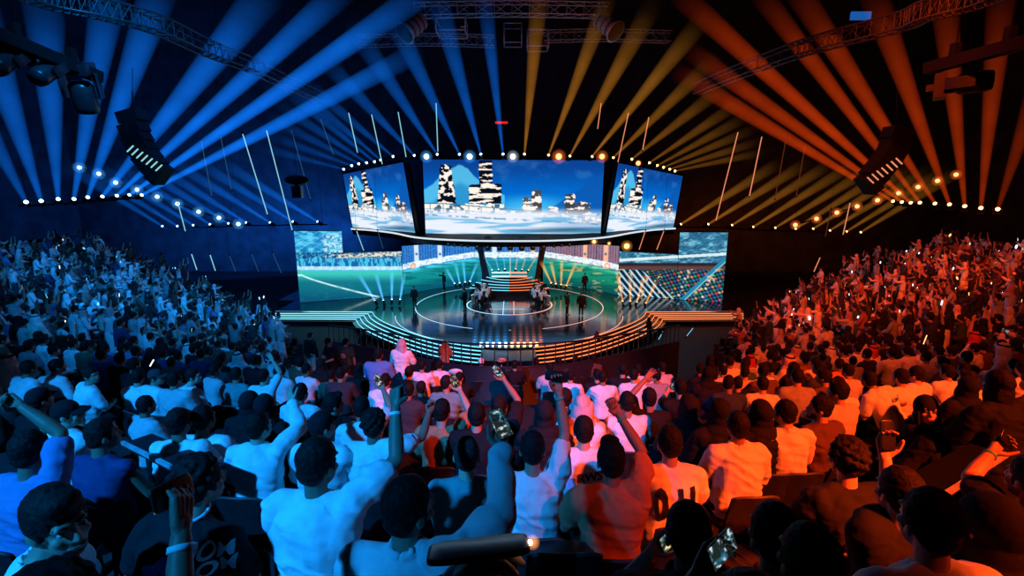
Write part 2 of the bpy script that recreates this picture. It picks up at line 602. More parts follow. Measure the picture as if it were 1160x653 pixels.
def city(x, y):
    """night city over a white misty street, x and y in 0..1 from the top corner"""
    sh = x.shape
    img = mixc(colr(sh, 10, 62, 140), colr(sh, 0, 104, 200), sm(y, 0, .5))
    img = put(img, sm(.28 - np.hypot((x - .6) / 1.3, (y - .62) / .75), 0, .28) * .9, (70, 190, 240))
    img = put(img, sm(fbm(x * 9, y * 5, 2), .55, .8) * sm(.5 - y, 0, .4) * .5, (60, 120, 190))
    rt = .62 - (x - .72) * 1.7
    img = put(img, sm(y - np.maximum(rt, .1), 0, .02) * (x > .5) * .75, (12, 82, 165))
    lt = .5 - .42 * np.exp(-((x - .19) / .16) ** 2) + .12 * (fbm(x * 14, x * 0, 5) - .5)
    img = put(img, sm(y - lt, 0, .03) * (x < .45) * .8, (95, 200, 235))
    img = put(img, sm(y - lt - .2, 0, .1) * (x < .45) * .6, (20, 120, 180))
    n1 = fbm(x * 46, y * 26, 9, 3); n2 = fbm(x * 14, y * 46, 21, 3)
    def block(img, x0, x1, y0, y1, tone=0, taper=0.0, streak=0.5):
        w = (x1 - x0) / 2
        cx = (x0 + x1) / 2
        tp = 1 - taper * np.clip((y1 - y) / max(1e-6, (y1 - y0)), 0, 1)
        ed = .012 * (fbm(x * 0 + 3.1, y * 40, int(x0 * 991)) - .5)
        m = (np.abs(x - cx + ed) < w * tp) & (y > y0 + .05 * (fbm(x * 40, x * 0, 31) - .5)) & (y < y1)
        t = (streak * n2 + (1 - streak) * n1)
        c = np.where((t > .545)[..., None], np.array((250, 236, 225)) / 255., np.array((8, 14, 26)) / 255.)
        c = mixc(c, np.ones(c.shape) * np.array((250, 240, 235)) / 255., np.ones(sh) * tone)
        return np.where(m[..., None], c, img)
    # low ragged town, then towers
    low = .64 + .07 * (x > .45) * x + .06 * (fbm(x * 38, x * 0, 7) - .5) - .05 * (x < .45)
    c = np.where((n1 > .42)[..., None], np.array((252, 240, 226)) / 255., np.array((60, 90, 120)) / 255.)
    img = np.where(((y > low) & (y < low + .13))[..., None] & (np.abs(x - .5) < .5)[..., None], c, img)
    img = block(img, .075, .18, .08, .58, 0, .45, .25)
    img = block(img, .255, .435, .33, .58, 0, 0, .8)
    img = block(img, .31, .385, .02, .36, 0, .05, .8)
    img = block(img, .595, .66, .39, .7, .25, .2, .5)
    img = block(img, .545, .6, .5, .7, .3, .3, .5)
    img = block(img, .785, .845, .46, .72, .2, .1, .5)
    img = block(img, .84, .93, .57, .74, .25, .05, .5)
    img = block(img, .69, .76, .62, .74, .4, .3, .5)
    # bridge rail and mist
    br = .58 + .2 * np.clip(x - .1, 0, 1)
    img = put(img, (np.abs(y - br) < .008) * .7, (40, 100, 130)); img = put(img, (np.abs(y - br - .07) < .005) * .7, (40, 110, 140))
    img = put(img, ((np.abs((x * 14) % 1 - .5) < .05) & (y > br) & (y < br + .16)) * .6, (40, 110, 140))
    fog = sm(y, .6, .74) * (1 - .35 * sm(x, .55, 1)) + .3 * (fbm(x * 5, y * 16, 14) - .5)
    img = put(img, np.clip(fog, 0, 1) * sm(y, .56, .68), (226, 232, 246))
    img = put(img, (np.abs(y - (.73 + .13 * x)) < .012) * sm(fbm(x * 30, y * 9, 4), .4, .6) * .6, (70, 130, 160))
    img = put(img, sm(fbm(x * 4 + 3, y * 22, 18), .5, .66) * sm(y, .68, .8) * .75, (80, 165, 215))
    img = put(img, sm(y, .88, .94) * (1 - sm(y, .95, .99)) * sm(x, .35, .9) * .85, (10, 70, 100))
    img = put(img, sm(y - (1.08 - .2 * x), 0, .05) * .45, (120, 180, 215))
    return img

def stadium(u, v):
    """football ground, in photograph pixels of where each part shows"""
    sh = u.shape
    n1, n2 = fbm(u * .5, v * .9, 3), fbm(u * .14, v * .4, 6)
    img = colr(sh, 10, 70, 110)
    # --- cyan wing
    L = u < 457.5
    a = mixc(colr(sh, 20, 120, 185), colr(sh, 90, 205, 240), sm(n2, .3, .75))
    a = put(a, ((np.abs((u * .7 + v * 1.2) % 9 - 4.5) < .5) & (u < 372)) * .5, (150, 225, 245))
    a = put(a, sm(n1, .45, .6) * sm(u, 368, 374) * sm(v, 262, 268) * .8, (225, 240, 240))
    a = put(a, (v > 286) * sm(fbm(u * .8, v * 1.6, 4), .4, .55), (20, 60, 110))
    a = put(a, (v > 293) * 1.0, (70, 190, 225))
    a = put(a, (v > 293) * (v < 306) * sm(fbm(u * .55, v * .18, 5), .45, .55), (20, 100, 165))
    a = put(a, (v > 302) * (v < 306) * .8, (215, 245, 250))
    a = put(a, sm(np.exp(-((v - 290 + .04 * (u - 400)) / 2.2) ** 2), .3, .6) * (u > 385) * sm(n1, .3, .6), (240, 220, 190))
    a = put(a, sm(v, 306, 309), (60, 195, 185)); a = put(a, sm(v, 309, 322), (16, 112, 130)); a = put(a, sm(v, 322, 346) * .8, (8, 66, 108))
    cv = 312 + 31 * np.clip((u - 345) / 112, 0, 1) ** .8
    a = put(a, sm(1.4 - np.abs(v - cv), 0, .9) * .9, (220, 250, 255))
    a = put(a, sm(n2, .5, .8) * (v > 312) * .35, (30, 130, 140))
    # --- middle: stands, ad boards, green pitch
    d = np.abs(u - 578.0)
    warm = sm(u, 572, 640)
    b = mixc(colr(sh, 40, 120, 205), colr(sh, 150, 104, 118), warm)
    b = put(b, (np.abs((u * .33) % 1 - .5) < .12) * .6, (12, 24, 60))
    b = put(b, sm(fbm(u * .9, v * .8, 8), .5, .65) * .4, (100, 150, 210))
    for k, (x0, w) in enumerate(((471, 5), (497, 5), (659, 5), (682, 5), (558, 5), (588, 6), (601, 4))):
        b = put(b, ((u > x0) & (u < x0 + w)) * (v > 276) * (.9), (225, 240, 250) if x0 < 600 else (255, 190, 150))
        b = put(b, sm(2.0 - np.hypot(u - x0 - w / 2, v - 288), 0, 1) * .8, (60, 90, 120))
    ad = 303.5 - 15.5 * np.clip((121 - d) / 86, 0, 1) ** .8
    ad = np.where(d < 37, 289 - 0 * d, ad)
    b = put(b, ((v > ad - 3.2) & (v < ad + 3.0)) * (1 - .35 * (fbm(u * .5, v * .9, 12) > .58)), (228, 244, 250))
    g = sm(v - ad, 3, 5)
    green = mixc(colr(sh, 90, 215, 190), colr(sh, 22, 138, 108), sm(v - ad, 4, 11))
    green = mixc(green, colr(sh, 10, 84, 84), sm(v - ad, 16, 30))
    green = put(green, sm(fbm(u * .05, v * .42, 16), .5, .62) * .5, (8, 80, 62))
    green = put(green, sm(fbm(u * .09, v * .3, 17), .62, .7) * .6 * warm, (240, 190, 120))
    green = mixc(green, green * np.array((.75, 1.0, 1.3)), 1 - warm)
    green = np.where((d < 37)[..., None], mixc(green, colr(sh, 30, 130, 150), np.ones(sh) * .5), green)
    b = mixc(b, green, g)
    for ux in (469, 687):
        r = np.hypot(u - ux, v - ad - 1)
        b = put(b, sm(1.0 - np.abs(r - 2.6), 0, .6), (255, 160, 90))
    b = put(b, (np.abs(u - 578) < .6) * (v > 284) * .8, (250, 240, 230))
    # --- wing of coloured seats
    c = mixc(colr(sh, 44, 112, 150), colr(sh, 120, 190, 215), sm(n2, .35, .7))
    c = put(c, sm(fbm(u * .3, (v + u * .4) * .8, 9), .5, .6) * .5, (24, 60, 80))
    c = put(c, (np.abs(v - (295 - .06 * (u - 700))) < 1.6) * .9, (225, 240, 240))
    c = put(c, sm(v, 297, 299) * 1.0, (40, 34, 44)); c = put(c, sm(v, 300, 303) * (u > 700), (96, 62, 60))
    gx, gy = (u - v * .62), v + .25 * u
    sz = np.where(u > 748, 4.3, 3.1)
    cellx, celly = np.floor(gx / sz), np.floor(gy / sz)
    rr = np.hypot(gx / sz - cellx - .5, gy / sz - celly - .5)
    pal = np.array([(210, 70, 60), (40, 140, 160), (230, 140, 90), (60, 90, 160), (220, 215, 200), (40, 160, 130), (200, 90, 110), (30, 110, 130)]) / 255.
    idx = ((cellx * 73 + celly * 151 + (cellx * celly) * 7) % 8).astype(int)
    seat = pal[idx] * (1.0 - .5 * sm(rr, .2, .5))[..., None]
    seat = mixc(seat, colr(sh, 16, 34, 48), sm(rr, .38, .5))
    seat = mixc(seat, seat * .8, 1 - sm(u, 730, 790))
    c = mixc(c, seat, sm(v, 304, 308))
    dg = v - (352 - (u - 765) * 1.02)
    c = put(c, sm(4.2 - np.abs(dg + 4), 0, 1), (40, 130, 165)); c = put(c, sm(.9 - np.abs(dg + 1), 0, .5), (150, 220, 230))
    st_ = (v > 304) & (v > 302 + (u - 700) * .12) & (u < 765) & (v > 352 - (u - 690) * -.0 - 46) & ((u - 700) < 22 + (v - 304) * 1.25)
    wv = (u - 700) - (v - 304) * (.78 + .003 * (v - 304))
    lines = np.abs((wv / 7.0) % 1 - .5)
    k = np.where((lines < .14)[..., None], np.array((190, 215, 225)) / 255., np.where((lines < .3)[..., None], np.array((26, 96, 130)) / 255., np.array((14, 26, 36)) / 255.))
    c = np.where(st_[..., None], k, c)
    c = put(c, sm(fbm(u * .22, v * .22, 33), .66, .74) * (v > 305) * .8, (250, 200, 150))
    out = np.where(L[..., None], a, np.where((u > 699.5)[..., None], c, b))
    return out

def quad_grid(tl, tr, br, bl, W, H):
    uu, vv = np.meshgrid(np.linspace(0, 1, W), np.linspace(0, 1, H))
    q = [np.array(p)[None, None] for p in (tl, tr, br, bl)]
    a, b = uu[..., None], vv[..., None]
    return (q[0] * (1 - a) + q[1] * a) * (1 - b) + (q[3] * (1 - a) + q[2] * a) * b, uu, vv

def screen(name, label, corners, depths, W, H, frame=True):
    pts = [P(u, v, y) for (u, v), y in zip(corners, depths)]
    c = sum(pts, Vector()) / 4
    r = empty(name, c); tag(r, label, 'video screen')
    g, uu, vv = quad_grid(*pts, W, H)
    picture_mesh('picture_panel', g, city(uu, vv), SCREEN, r)
    nrm = (pts[1] - pts[0]).cross(pts[3] - pts[0]).normalized()
    if nrm.y < 0: nrm = -nrm
    m = MB()
    f = [p + nrm * .6 for p in pts]; b = [p + nrm * .95 for p in pts]
    m.add(f + b, [(0, 3, 2, 1), (4, 5, 6, 7), (0, 1, 5, 4), (1, 2, 6, 5), (2, 3, 7, 6), (3, 0, 4, 7)])
    m.build('cabinet', M_black, r)
    m = MB()
    for i in range(4):
        m.beam(pts[i] + nrm * .05, pts[(i + 1) % 4] + nrm * .05, .12, .12)
    m.build('frame', M_black, r)
    return r
screen('hanging_screen', 'wide middle video screen of a night city above the stage', [(478, 180), (685.5, 181), (681, 266), (481.5, 266)], (42, 42, 42, 42), 330, 136)
screen('hanging_screen', 'slanted blue-side video screen of a night city above the stage', [(388, 197), (457, 183), (471, 265), (399, 258)], (45, 42.6, 42.2, 44.2), 150, 120)
screen('hanging_screen', 'slanted orange-side video screen of a night city above the stage', [(700, 184), (774, 199), (763, 259), (686, 265)], (42.6, 45, 44.2, 42.2), 150, 120)

# header below the hanging screens: dark soffit with one bright line on its lip
hd = empty('curved_header', (0, 41, 5)); tag(hd, 'curved dark header with a bright lip below the hanging screens', 'header')
lip = [P(u, v, y) for u, v, y in ((398, 259.5, 44), (420, 261, 43.4), (445, 264, 42.4), (470, 269, 41.2), (500, 271.5, 40.6), (540, 273, 40.3), (580, 273.3, 40.2), (620, 273, 40.3), (660, 271.3, 40.6), (690, 268.5, 41.2), (718, 263.5, 42.4), (742, 260.5, 43.4), (765, 259, 44))]
def spline(pts, n=8):
    out = []
    for i in range(len(pts) - 1):
        p0, p1, p2, p3 = pts[max(i - 1, 0)], pts[i], pts[i + 1], pts[min(i + 2, len(pts) - 1)]
        for k in range(n):
            t = k / n
            out.append(.5 * ((2 * p1) + (p2 - p0) * t + (2 * p0 - 5 * p1 + 4 * p2 - p3) * t * t + (3 * p1 - p0 - 3 * p2 + p3) * t ** 3))
    out.append(pts[-1]); return out
lp = spline(lip, 5)
MB().path(lp, .075, 6).build('lip_light', glow('header lip light', rgb(215, 228, 240), 1.1), hd)
MB().sheet([[p + Vector((0, .02, -.02)), p + Vector((0, .5, -.55)), p + Vector((0, 5.5, -.45))] for p in lp]).build('soffit', M_black, hd)
MB().sheet([[p + Vector((0, .02, .02)), p + Vector((0, 1.2, .35)), p + Vector((0, 4.0, .35))] for p in lp]).build('top_cover', M_black, hd)

# ------------------------------------------------------------------ curved video wall at floor level
def zrow(v, y): return CAMZ + ray(580, v)[1] * y
def led_section(name, label, us, vtop, ybase, W, H, vbot=None):
    """us: (u0, u1); vtop, ybase functions of the fraction along it"""
    f = np.linspace(0, 1, W)
    pts = np.zeros((H, W, 3)); U = np.zeros((H, W)); V = np.zeros((H, W))
    for i, t in enumerate(f):
        u = us[0] + (us[1] - us[0]) * t
        y = ybase(t)
        vb = 326.5 + FPX * math.tan(math.atan2(CAMZ - .02, y) - PITCH)
        x = P(u, vb, y).x
        zt, zb = zrow(vtop(t), y), .02
        for j in range(H):
            z = zt + (zb - zt) * j / (H - 1)
            pts[j, i] = (x, y, z)
            U[j, i], V[j, i], _ = proj((x, y, z))
            U[j, i] = u
    r = empty(name, tuple(pts.reshape(-1, 3).mean(0))); tag(r, label, 'video wall')
    picture_mesh('picture_panel', pts, stadium(U, V), SCREEN, r)
    m = MB()
    m.sheet([[tuple(pts[0, i] + np.array((0, .3, .05))), tuple(pts[-1, i] + np.array((0, .3, 0)))] for i in range(0, W, 4)])
    m.sheet([[tuple(pts[0, i] + np.array((0, .0, .0))), tuple(pts[0, i] + np.array((0, .3, .05)))] for i in range(0, W, 4)])
    m.build('cabinet', M_black, r)
    return r
led_section('video_wall', 'outer blue-side video wall panel with a bright cyan stadium roof', (340, 392), lambda t: 262, lambda t: 38.6 + 1.3 * t, 80, 120)
led_section('video_wall', 'lower blue-side video wall panel beside the cyan stadium roof', (392, 457), lambda t: 287 - 2 * t, lambda t: 39.95 + 1.45 * t, 90, 90)
led_section('video_wall', 'curved blue-side video wall with green pitch behind the stage', (457.6, 546), lambda t: 279 - 6 * t, lambda t: 41.5 + 4.6 * math.sin(t * PI / 2) , 130, 90)
led_section('video_wall', 'narrow middle video wall behind the host desk', (549, 612), lambda t: 273, lambda t: 47.5, 90, 80)
led_section('video_wall', 'curved orange-side video wall with green pitch behind the stage', (615, 699.4), lambda t: 273 + 6 * t, lambda t: 41.5 + 4.6 * math.cos(t * PI / 2), 130, 90)
led_section('video_wall', 'lower orange-side video wall panel of striped aisles and seats', (699.8, 765), lambda t: 285 + 4 * t, lambda t: 41.4 - 1.45 * t, 110, 110)
led_section('video_wall', 'outer orange-side video wall panel with rows of coloured seats', (765.4, 818), lambda t: 263.5, lambda t: 39.9 - 1.3 * t, 100, 140)

# slanted dark pillars on both sides of the middle wall
for sg, lab in ((-1, 'slanted dark pillar beside the middle video wall, blue half'), (1, 'slanted dark pillar beside the middle video wall, orange half')):
    us = ((540, 546), (548, 556)) if sg < 0 else ((612, 619), (605, 611))
    (a, b), (c, d) = us
    y = 44.6
    q = [P(a, 277.5, y), P(b, 277.5, y), P(d, 321, y), P(c, 321, y)]
    q2 = [p + Vector((0, .5, 0)) for p in q]
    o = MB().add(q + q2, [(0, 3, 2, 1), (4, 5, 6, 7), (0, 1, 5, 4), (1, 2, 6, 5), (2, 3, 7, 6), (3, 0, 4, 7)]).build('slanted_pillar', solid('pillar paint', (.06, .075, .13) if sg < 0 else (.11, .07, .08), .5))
    tag(o, lab, 'pillar')

# host desk with two bars of light, and stepped light rows below it
hk = empty('host_desk', P(577, 312, 45)); tag(hk, 'host desk of two glowing bars in front of the middle wall', 'desk')
for v in (309, 313.4):
    for (a, b, mat) in ((557, 577, L_bluewhite), (577, 597, glow('desk bar red', rgb(255, 150, 130), 1.6))):
        p, q = P(a, v, 44), P(b, v, 44)
        MB().beam(p, q, .2, .12).build('light_bar', mat, hk)
hz = P(577, 314.5, 44.4).z
MB().box((P(577, 315, 44.4).x, 44.4, hz / 2 + .02), (3.2, .6, hz)).build('counter', M_black, hk)
ps = empty('platform_steps', (0, 42, 0)); tag(ps, 'raised platform with blue and orange lit steps behind the centre circle', 'platform')
for i, (v, w) in enumerate(((317.5, 26), (320.5, 32), (323.5, 38), (326.5, 42), (329.5, 45))):
    y = 43.0 - .55 * i
    for sg, mat in ((-1, L_blue), (1, L_orange)):
        pp = []
        for t in (0, .25, .5, .75, 1):
            pp.append(P(577 + sg * w * t, v - 3.4 * t * t, y))
        MB().path(pp, .028, 5).build('light_strip', mat, ps)
    z = max(.05, P(577, v + .8, y).z)
    MB().box((-.2, y + .3, z / 2), (w * .15, .55, z)).build('step', M_black, ps)
# ------------------------------------------------------------------ beams and moving heads
H_blue = haze('blue lit haze', (0.004, 0.19, 1.0), 1.0)
H_amber = haze('amber lit haze', (0.62, 0.22, 0.02), 1.0)
H_red = haze('red orange lit haze', (0.85, 0.06, 0.004), 1.0)
H_cyan = haze('cyan lit haze', (0.1, 0.5, 1.0), 1.0)
H_soft = {k: haze(k + ' painted glare', c, 1.0, 3.0) for k, c in (('blue', (.08, .42, 1)), ('white', (.5, .6, .8)), ('red', (1, .16, .03)), ('amber', (1, .35, .06)))}

def proto_head():
    """moving head, throwing along local +Z, clamp behind"""
    b = MB().box((0, 0, -.34), (.3, .3, .12)).box((0, 0, -.43), (.08, .08, .1))
    y = MB()
    for s in (-1, 1):
        y.box((s * .17, 0, -.16), (.04, .14, .3))
    y = MB().sheet([[Vector((x, yy, z)) for x, z in ((-.19, -.01), (-.19, -.3), (.19, -.3), (.19, -.01), (.15, -.01), (.15, -.26), (-.15, -.26), (-.15, -.01), (-.19, -.01))] for yy in (-.07, .07)])
    h = MB().path([(0, 0, -.2), (0, 0, -.14), (0, 0, .1), (0, 0, .16)], [.09, .13, .13, .115], 14)
    l = MB().path([(0, 0, .155), (0, 0, .168)], [.1, .098], 14)
    return b.mesh('base'), y.mesh('yoke'), h.mesh('lamp_head'), l.mesh('lens')
PH = proto_head()
LENS = {}
def lens_mesh(mat):
    if mat.name not in LENS:
        me = PH[3].copy(); me.materials.append(mat); LENS[mat.name] = me
    return LENS[mat.name]
def orient(o, d):
    o.rotation_mode = 'QUATERNION'
    o.rotation_quaternion = Vector(d).to_track_quat('Z', 'Y')
def moving_head(p, d, lens, label, group, scale=1.0, parts=True):
    r = empty('moving_head_light', p); orient(r, d); r.scale = (scale,) * 3
    tag(r, label, 'stage light', group)
    for me, nm in zip(PH[:3], ('base', 'yoke', 'lamp_head')):
        link_mesh(nm, me, M_plastic, r)
    link_mesh('lens', lens_mesh(lens) if lens else PH[3], M_plastic if not lens else None, r)
    return r
def cone(length, r0, r1, amp, far=0.1, near=1.0, pw=1.0):
    n, m = 28, 14
    vs, fs, fade = [], [], []
    for i in range(m + 1):
        t = i / m
        r = r0 + (r1 - r0) * t
        for k in range(n):
            a = 2 * PI * k / n
            vs.append((r * math.cos(a), r * math.sin(a), .17 + length * t))
            f = amp * (near * (1 - t) ** pw + far * t)
            fade.append(f * (1 if t < .8 else max(0, (1 - t) / .2)))
    for i in range(m):
        for k in range(n):
            a, b = i * n + k, i * n + (k + 1) % n
            fs.append((a, b, b + n, a + n))
    me = bpy.data.meshes.new('light_beam')
    me.from_pydata(vs, [], fs)
    me.polygons.foreach_set('use_smooth', [True] * len(fs))
    at = me.attributes.new('fade', 'FLOAT', 'POINT'); at.data.foreach_set('value', fade)
    return me
def beam(p0, p1, w0, w1, mat, lens, amp, label, group, far=.12, scale=1.0, pw=1.0):
    p0, p1 = Vector(p0), Vector(p1)
    r = moving_head(p0, p1 - p0, lens, label, group, scale)
    me = cone((p1 - p0).length / scale, w0 / scale, w1 / scale, amp, far, 1.0, pw); me.materials.append(mat)
    o = link_mesh('light_beam', me, None, r)
    o.visible_shadow = True
    return r
def wpx(p, px): return px * proj(p)[2] / FPX / 2

def lamp_pipe(pp, label):
    r = empty('lamp_pipe', pp[0]); tag(r, label, 'pipe')
    e0, e1 = (pp[0] - pp[1]).normalized() * .5, (pp[-1] - pp[-2]).normalized() * .5
    MB().path([pp[0] + e0] + pp + [pp[-1] + e1], .06, 8).build('pipe', M_black, r)
    for q in (pp[0], pp[len(pp) // 2], pp[-1]):
        MB().tube(q, (q.x, q.y, 24.9), .015, n=4).build('hanging_wire', M_black, r)
def fan(rows, y0f, y1f, mat, lens, amp, text, group, w0=.1, far=.14, scale=1.0, pw=1.0, wk=.66, pipe=None):
    for i, (u0, v0, u1, v1, w) in enumerate(rows):
        t = i / max(1, len(rows) - 1)
        a, b = P(u0, v0, y0f(t)), P(u1, v1, y1f(t))
        beam(a, b, w0, wpx(b, w) * wk, mat, lens, amp, text % nth(i + 1), group, far, scale, pw)
    if pipe:
        pp = []
        for i, (u0, v0, u1, v1, w) in enumerate(rows):
            t = i / max(1, len(rows) - 1)
            a, b = P(u0, v0, y0f(t)), P(u1, v1, y1f(t))
            pp.append(a - (b - a).normalized() * .5 * scale)
        lamp_pipe(pp, pipe)

fan([(30, 230, -75, 30, 62), (47, 229, -32, -12, 66), (66, 227, 48, -12, 64), (83.5, 227, 126, -22, 56), (99, 225, 184, -22, 58), (115, 224, 305, -12, 62), (131, 223, 392, -14, 48), (145, 222, 482, -10, 46), (159, 222, 472, 60, 38)],
    lambda t: 27 + 7 * t, lambda t: 15 + 11 * t, H_blue, L_lens_b, .95, 'moving head throwing a blue beam, %s along the ledge above the blue stand', 'blue ledge beams', .1, .2, pipe='black pipe carrying the blue beams above the blue stand')
fan([(1130, 238, 1190, 55, 40), (1111, 237, 1136, -15, 44), (1093, 235, 1068, -15, 42), (1076, 233, 986, -15, 44), (1060, 232, 900, -15, 42), (1043, 231, 862, -6, 36), (1033, 231, 770, -6, 40), (1023, 230, 782, 58, 34), (1013, 229, 768, 82, 34)],
    lambda t: 27 + 7 * t, lambda t: 15 + 11 * t, H_red, L_lens_o, .62, 'moving head throwing a red-orange beam, %s along the ledge above the orange stand', 'orange ledge beams', .09, .13, pipe='black pipe carrying the red-orange beams above the orange stand')
fan([(u, v, u - 112, v - 70, 24) for u, v in ((185, 257), (202, 257), (220, 256), (239, 255), (260, 254), (280, 253), (307, 253), (333, 252), (361, 252))],
    lambda t: 51 - 3 * t, lambda t: 40, H_blue, L_lens_b, .34, 'dim blue moving head, %s along the rear wall row toward the stage', 'rear wall blue beams', .1, .05, pipe='black pipe carrying the dim blue lamps at the rear wall')
fan([(u, v, u + 112, v - 70, 24) for u, v in ((974, 264), (958, 263), (939, 262), (920, 260), (900, 260), (877, 259), (852, 258), (828, 256), (801, 255), (770, 255))],
    lambda t: 51 - 3 * t, lambda t: 40, H_amber, L_lens_o, .3, 'dim amber moving head, %s along the rear wall row toward the stage', 'rear wall amber beams', .1, .05, pipe='black pipe carrying the dim amber lamps at the rear wall')
fan([(390, 192, 290, 166, 20), (399, 188, 300, 152, 22), (407, 186, 306, 134, 24), (416, 185, 312, 116, 26), (425, 184, 318, 98, 26), (432, 182, 326, 92, 28), (446, 178, 345, 92, 30), (470, 177, 362, 62, 38), (496, 176, 400, 30, 44), (521, 176, 440, 10, 44), (545, 176, 494, -8, 46), (570, 176, 548, -10, 34)],
    lambda t: 43.5 - 2.5 * t, lambda t: 28, H_blue, L_lens_b, .55, 'moving head with a blue beam, %s above the hanging screens toward the middle', 'blue beams above the screens', .07, .04)
fan([(764, 194, 868, 172, 18), (758, 192, 862, 160, 20), (751, 190, 855, 146, 22), (744, 188, 846, 132, 24), (735, 185, 838, 116, 26), (715, 181, 820, 98, 30), (694, 179.5, 808, 68, 34), (670, 178.5, 796, 22, 40), (645, 178, 738, 8, 42), (621, 177, 690, -6, 38), (594, 176, 612, -14, 38)],
    lambda t: 43.5 - 2.5 * t, lambda t: 28, H_amber, L_lens_o, .6, 'moving head with an amber beam, %s above the hanging screens toward the middle', 'amber beams above the screens', .07, .03)
flr = lambda t: 37.6
fan([(425.4, 342, 407, 312, 9), (434.6, 342, 426, 311, 9), (443.8, 341, 444, 308, 9), (453, 341, 458, 310, 9)], flr, flr, H_cyan, L_lens_b, .62, 'floor moving head with a pale blue beam, %s beside the blue end of the stage', 'blue floor beams', .06, .2, .7)
fan([(515.5, 322.5, 505, 304, 8), (521, 322, 516, 299, 8), (527, 321, 524.5, 295, 8), (532, 320, 541, 297, 8)], lambda t: 43, lambda t: 42.6, H_cyan, L_lens_b, .62, 'floor moving head with a pale blue beam, %s behind the blue team desk', 'blue floor beams behind desk', .06, .2, .7)
fan([(641, 325, 652, 299, 8), (635.6, 324, 636.5, 294, 8), (630, 323, 624, 297, 8), (625, 322, 613, 297, 8)], lambda t: 42.6, lambda t: 42.3, H_amber, L_lens_o, .95, 'floor moving head with an amber beam, %s behind the orange team desk', 'amber floor beams behind desk', .06, .3, .7)
fan([(731, 345, 743, 320, 8), (721, 344, 730, 313, 8), (714, 343, 713.6, 315, 8), (705.6, 343, 699, 308, 8)], flr, flr, H_amber, L_lens_o, .95, 'floor moving head with an amber beam, %s beside the orange end of the stage', 'amber floor beams', .06, .3, .7)
fan([(558, 307, 547, 289, 5), (565, 306.5, 560, 287, 5), (572, 306, 570, 286, 5)], lambda t: 45, lambda t: 44.6, H_cyan, L_lens_b, .4, 'small pale blue beam lamp, %s along the top of the host desk', 'host desk blue lamps', .05, .2, .6)
fan([(598, 307, 609, 289, 5), (591, 306.5, 597, 287, 5), (584, 306, 587, 286, 5)], lambda t: 45, lambda t: 44.6, H_amber, L_lens_o, .5, 'small amber beam lamp, %s along the top of the host desk', 'host desk amber lamps', .05, .2, .6)

# round lamps that look straight at the audience, with lens glare added as glowing balls round them
def ball(r, amp):
    mb = MB().ell((0, 0, 0), (r, r, r), n=20, m=12)
    me = mb.mesh('glare_ball')
    at = me.attributes.new('fade', 'FLOAT', 'POINT'); at.data.foreach_set('value', [amp] * len(me.vertices))
    return me
LB = {'blue': glow('blue blinder', rgb(190, 238, 255), 3.5, False), 'white': glow('white blinder', rgb(255, 250, 235), 3.5, False), 'red': glow('red blinder', rgb(255, 150, 90), 3.5, False), 'amber': glow('amber blinder', rgb(255, 190, 110), 3.0, False)}
def blinder(u, v, y, px, colour, label, group, halo=2.2, amp=.32):
    p = P(u, v, y)
    d = (Vector((0, 8, 7)) - p)
    r = empty('round_lamp', p); orient(r, d); tag(r, label, 'stage light', group)
    R = wpx(p, px)
    MB().path([(0, 0, -.32), (0, 0, -.05), (0, 0, 0)], [R * .6, R * 1.05, R * 1.05], 14).build('lamp_housing', M_plastic, r, True)
    MB().path([(0, 0, .002), (0, 0, .02)], [R, R * .9], 16).build('lens', LB[colour], r, True)
    me = ball(R * halo, amp); me.materials.append(H_soft[colour])
    link_mesh('glare_ball', me, None, r)
for i, (u, v) in enumerate(((90, 190), (112, 197), (131, 207), (155, 215), (178, 223), (201, 231), (225, 240), (248, 247), (270, 254))):
    blinder(u, v, 45, 4.2, 'blue', 'blue-white round lamp, %s down the sloping row over the blue stand' % nth(i + 1), 'sloping row of blue lamps', 3.4, .25)
for i, (u, v) in enumerate(((1083, 198), (1062, 205), (1040, 212), (1018, 219), (994, 227), (971, 234), (948, 241), (925, 248), (901, 255))):
    blinder(u, v, 45, 4.4, 'red', 'red round lamp, %s down the sloping row over the orange stand' % nth(i + 1), 'sloping row of red lamps', 2.8, .3)
for u, c, px, t in ((483, 'blue', 6, 'blue round lamp over the hanging screens near the cyan towers'), (532, 'blue', 6.4, 'blue round lamp over the middle screen next to the tall building'), (581, 'white', 6, 'white round lamp at the middle of the screen top'), (633, 'red', 7, 'largest red round lamp over the middle screen'), (682, 'red', 6, 'red round lamp over the corner of the middle screen')):
    blinder(u, 177.5, 41, px, c, t, None, 2.6, .3)
blinder(723, 185, 42.3, 5, 'red', 'dull red round lamp over the orange-side screen', None, 1.8, .2)
for u, v, px, t in ((673, 274, 4, 'small orange round lamp under the header beside the pillar'), (710, 279, 6, 'large orange round lamp under the header over the orange pitch'), (690, 276, 2.5, 'tiny orange round lamp between two larger ones under the header')):
    blinder(u, v, 40.6, px, 'amber', t, None, 2.4, .3)

lamp_pipe([P(u, v, 45.35) for u, v in ((90, 190), (112, 197), (131, 207), (155, 215), (178, 223), (201, 231), (225, 240), (248, 247), (270, 254))], 'sloping black pipe carrying the round blue lamps')
lamp_pipe([P(u, v, 45.35) for u, v in ((1083, 198), (1062, 205), (1040, 212), (1018, 219), (994, 227), (971, 234), (948, 241), (925, 248), (901, 255))], 'sloping black pipe carrying the round red lamps')
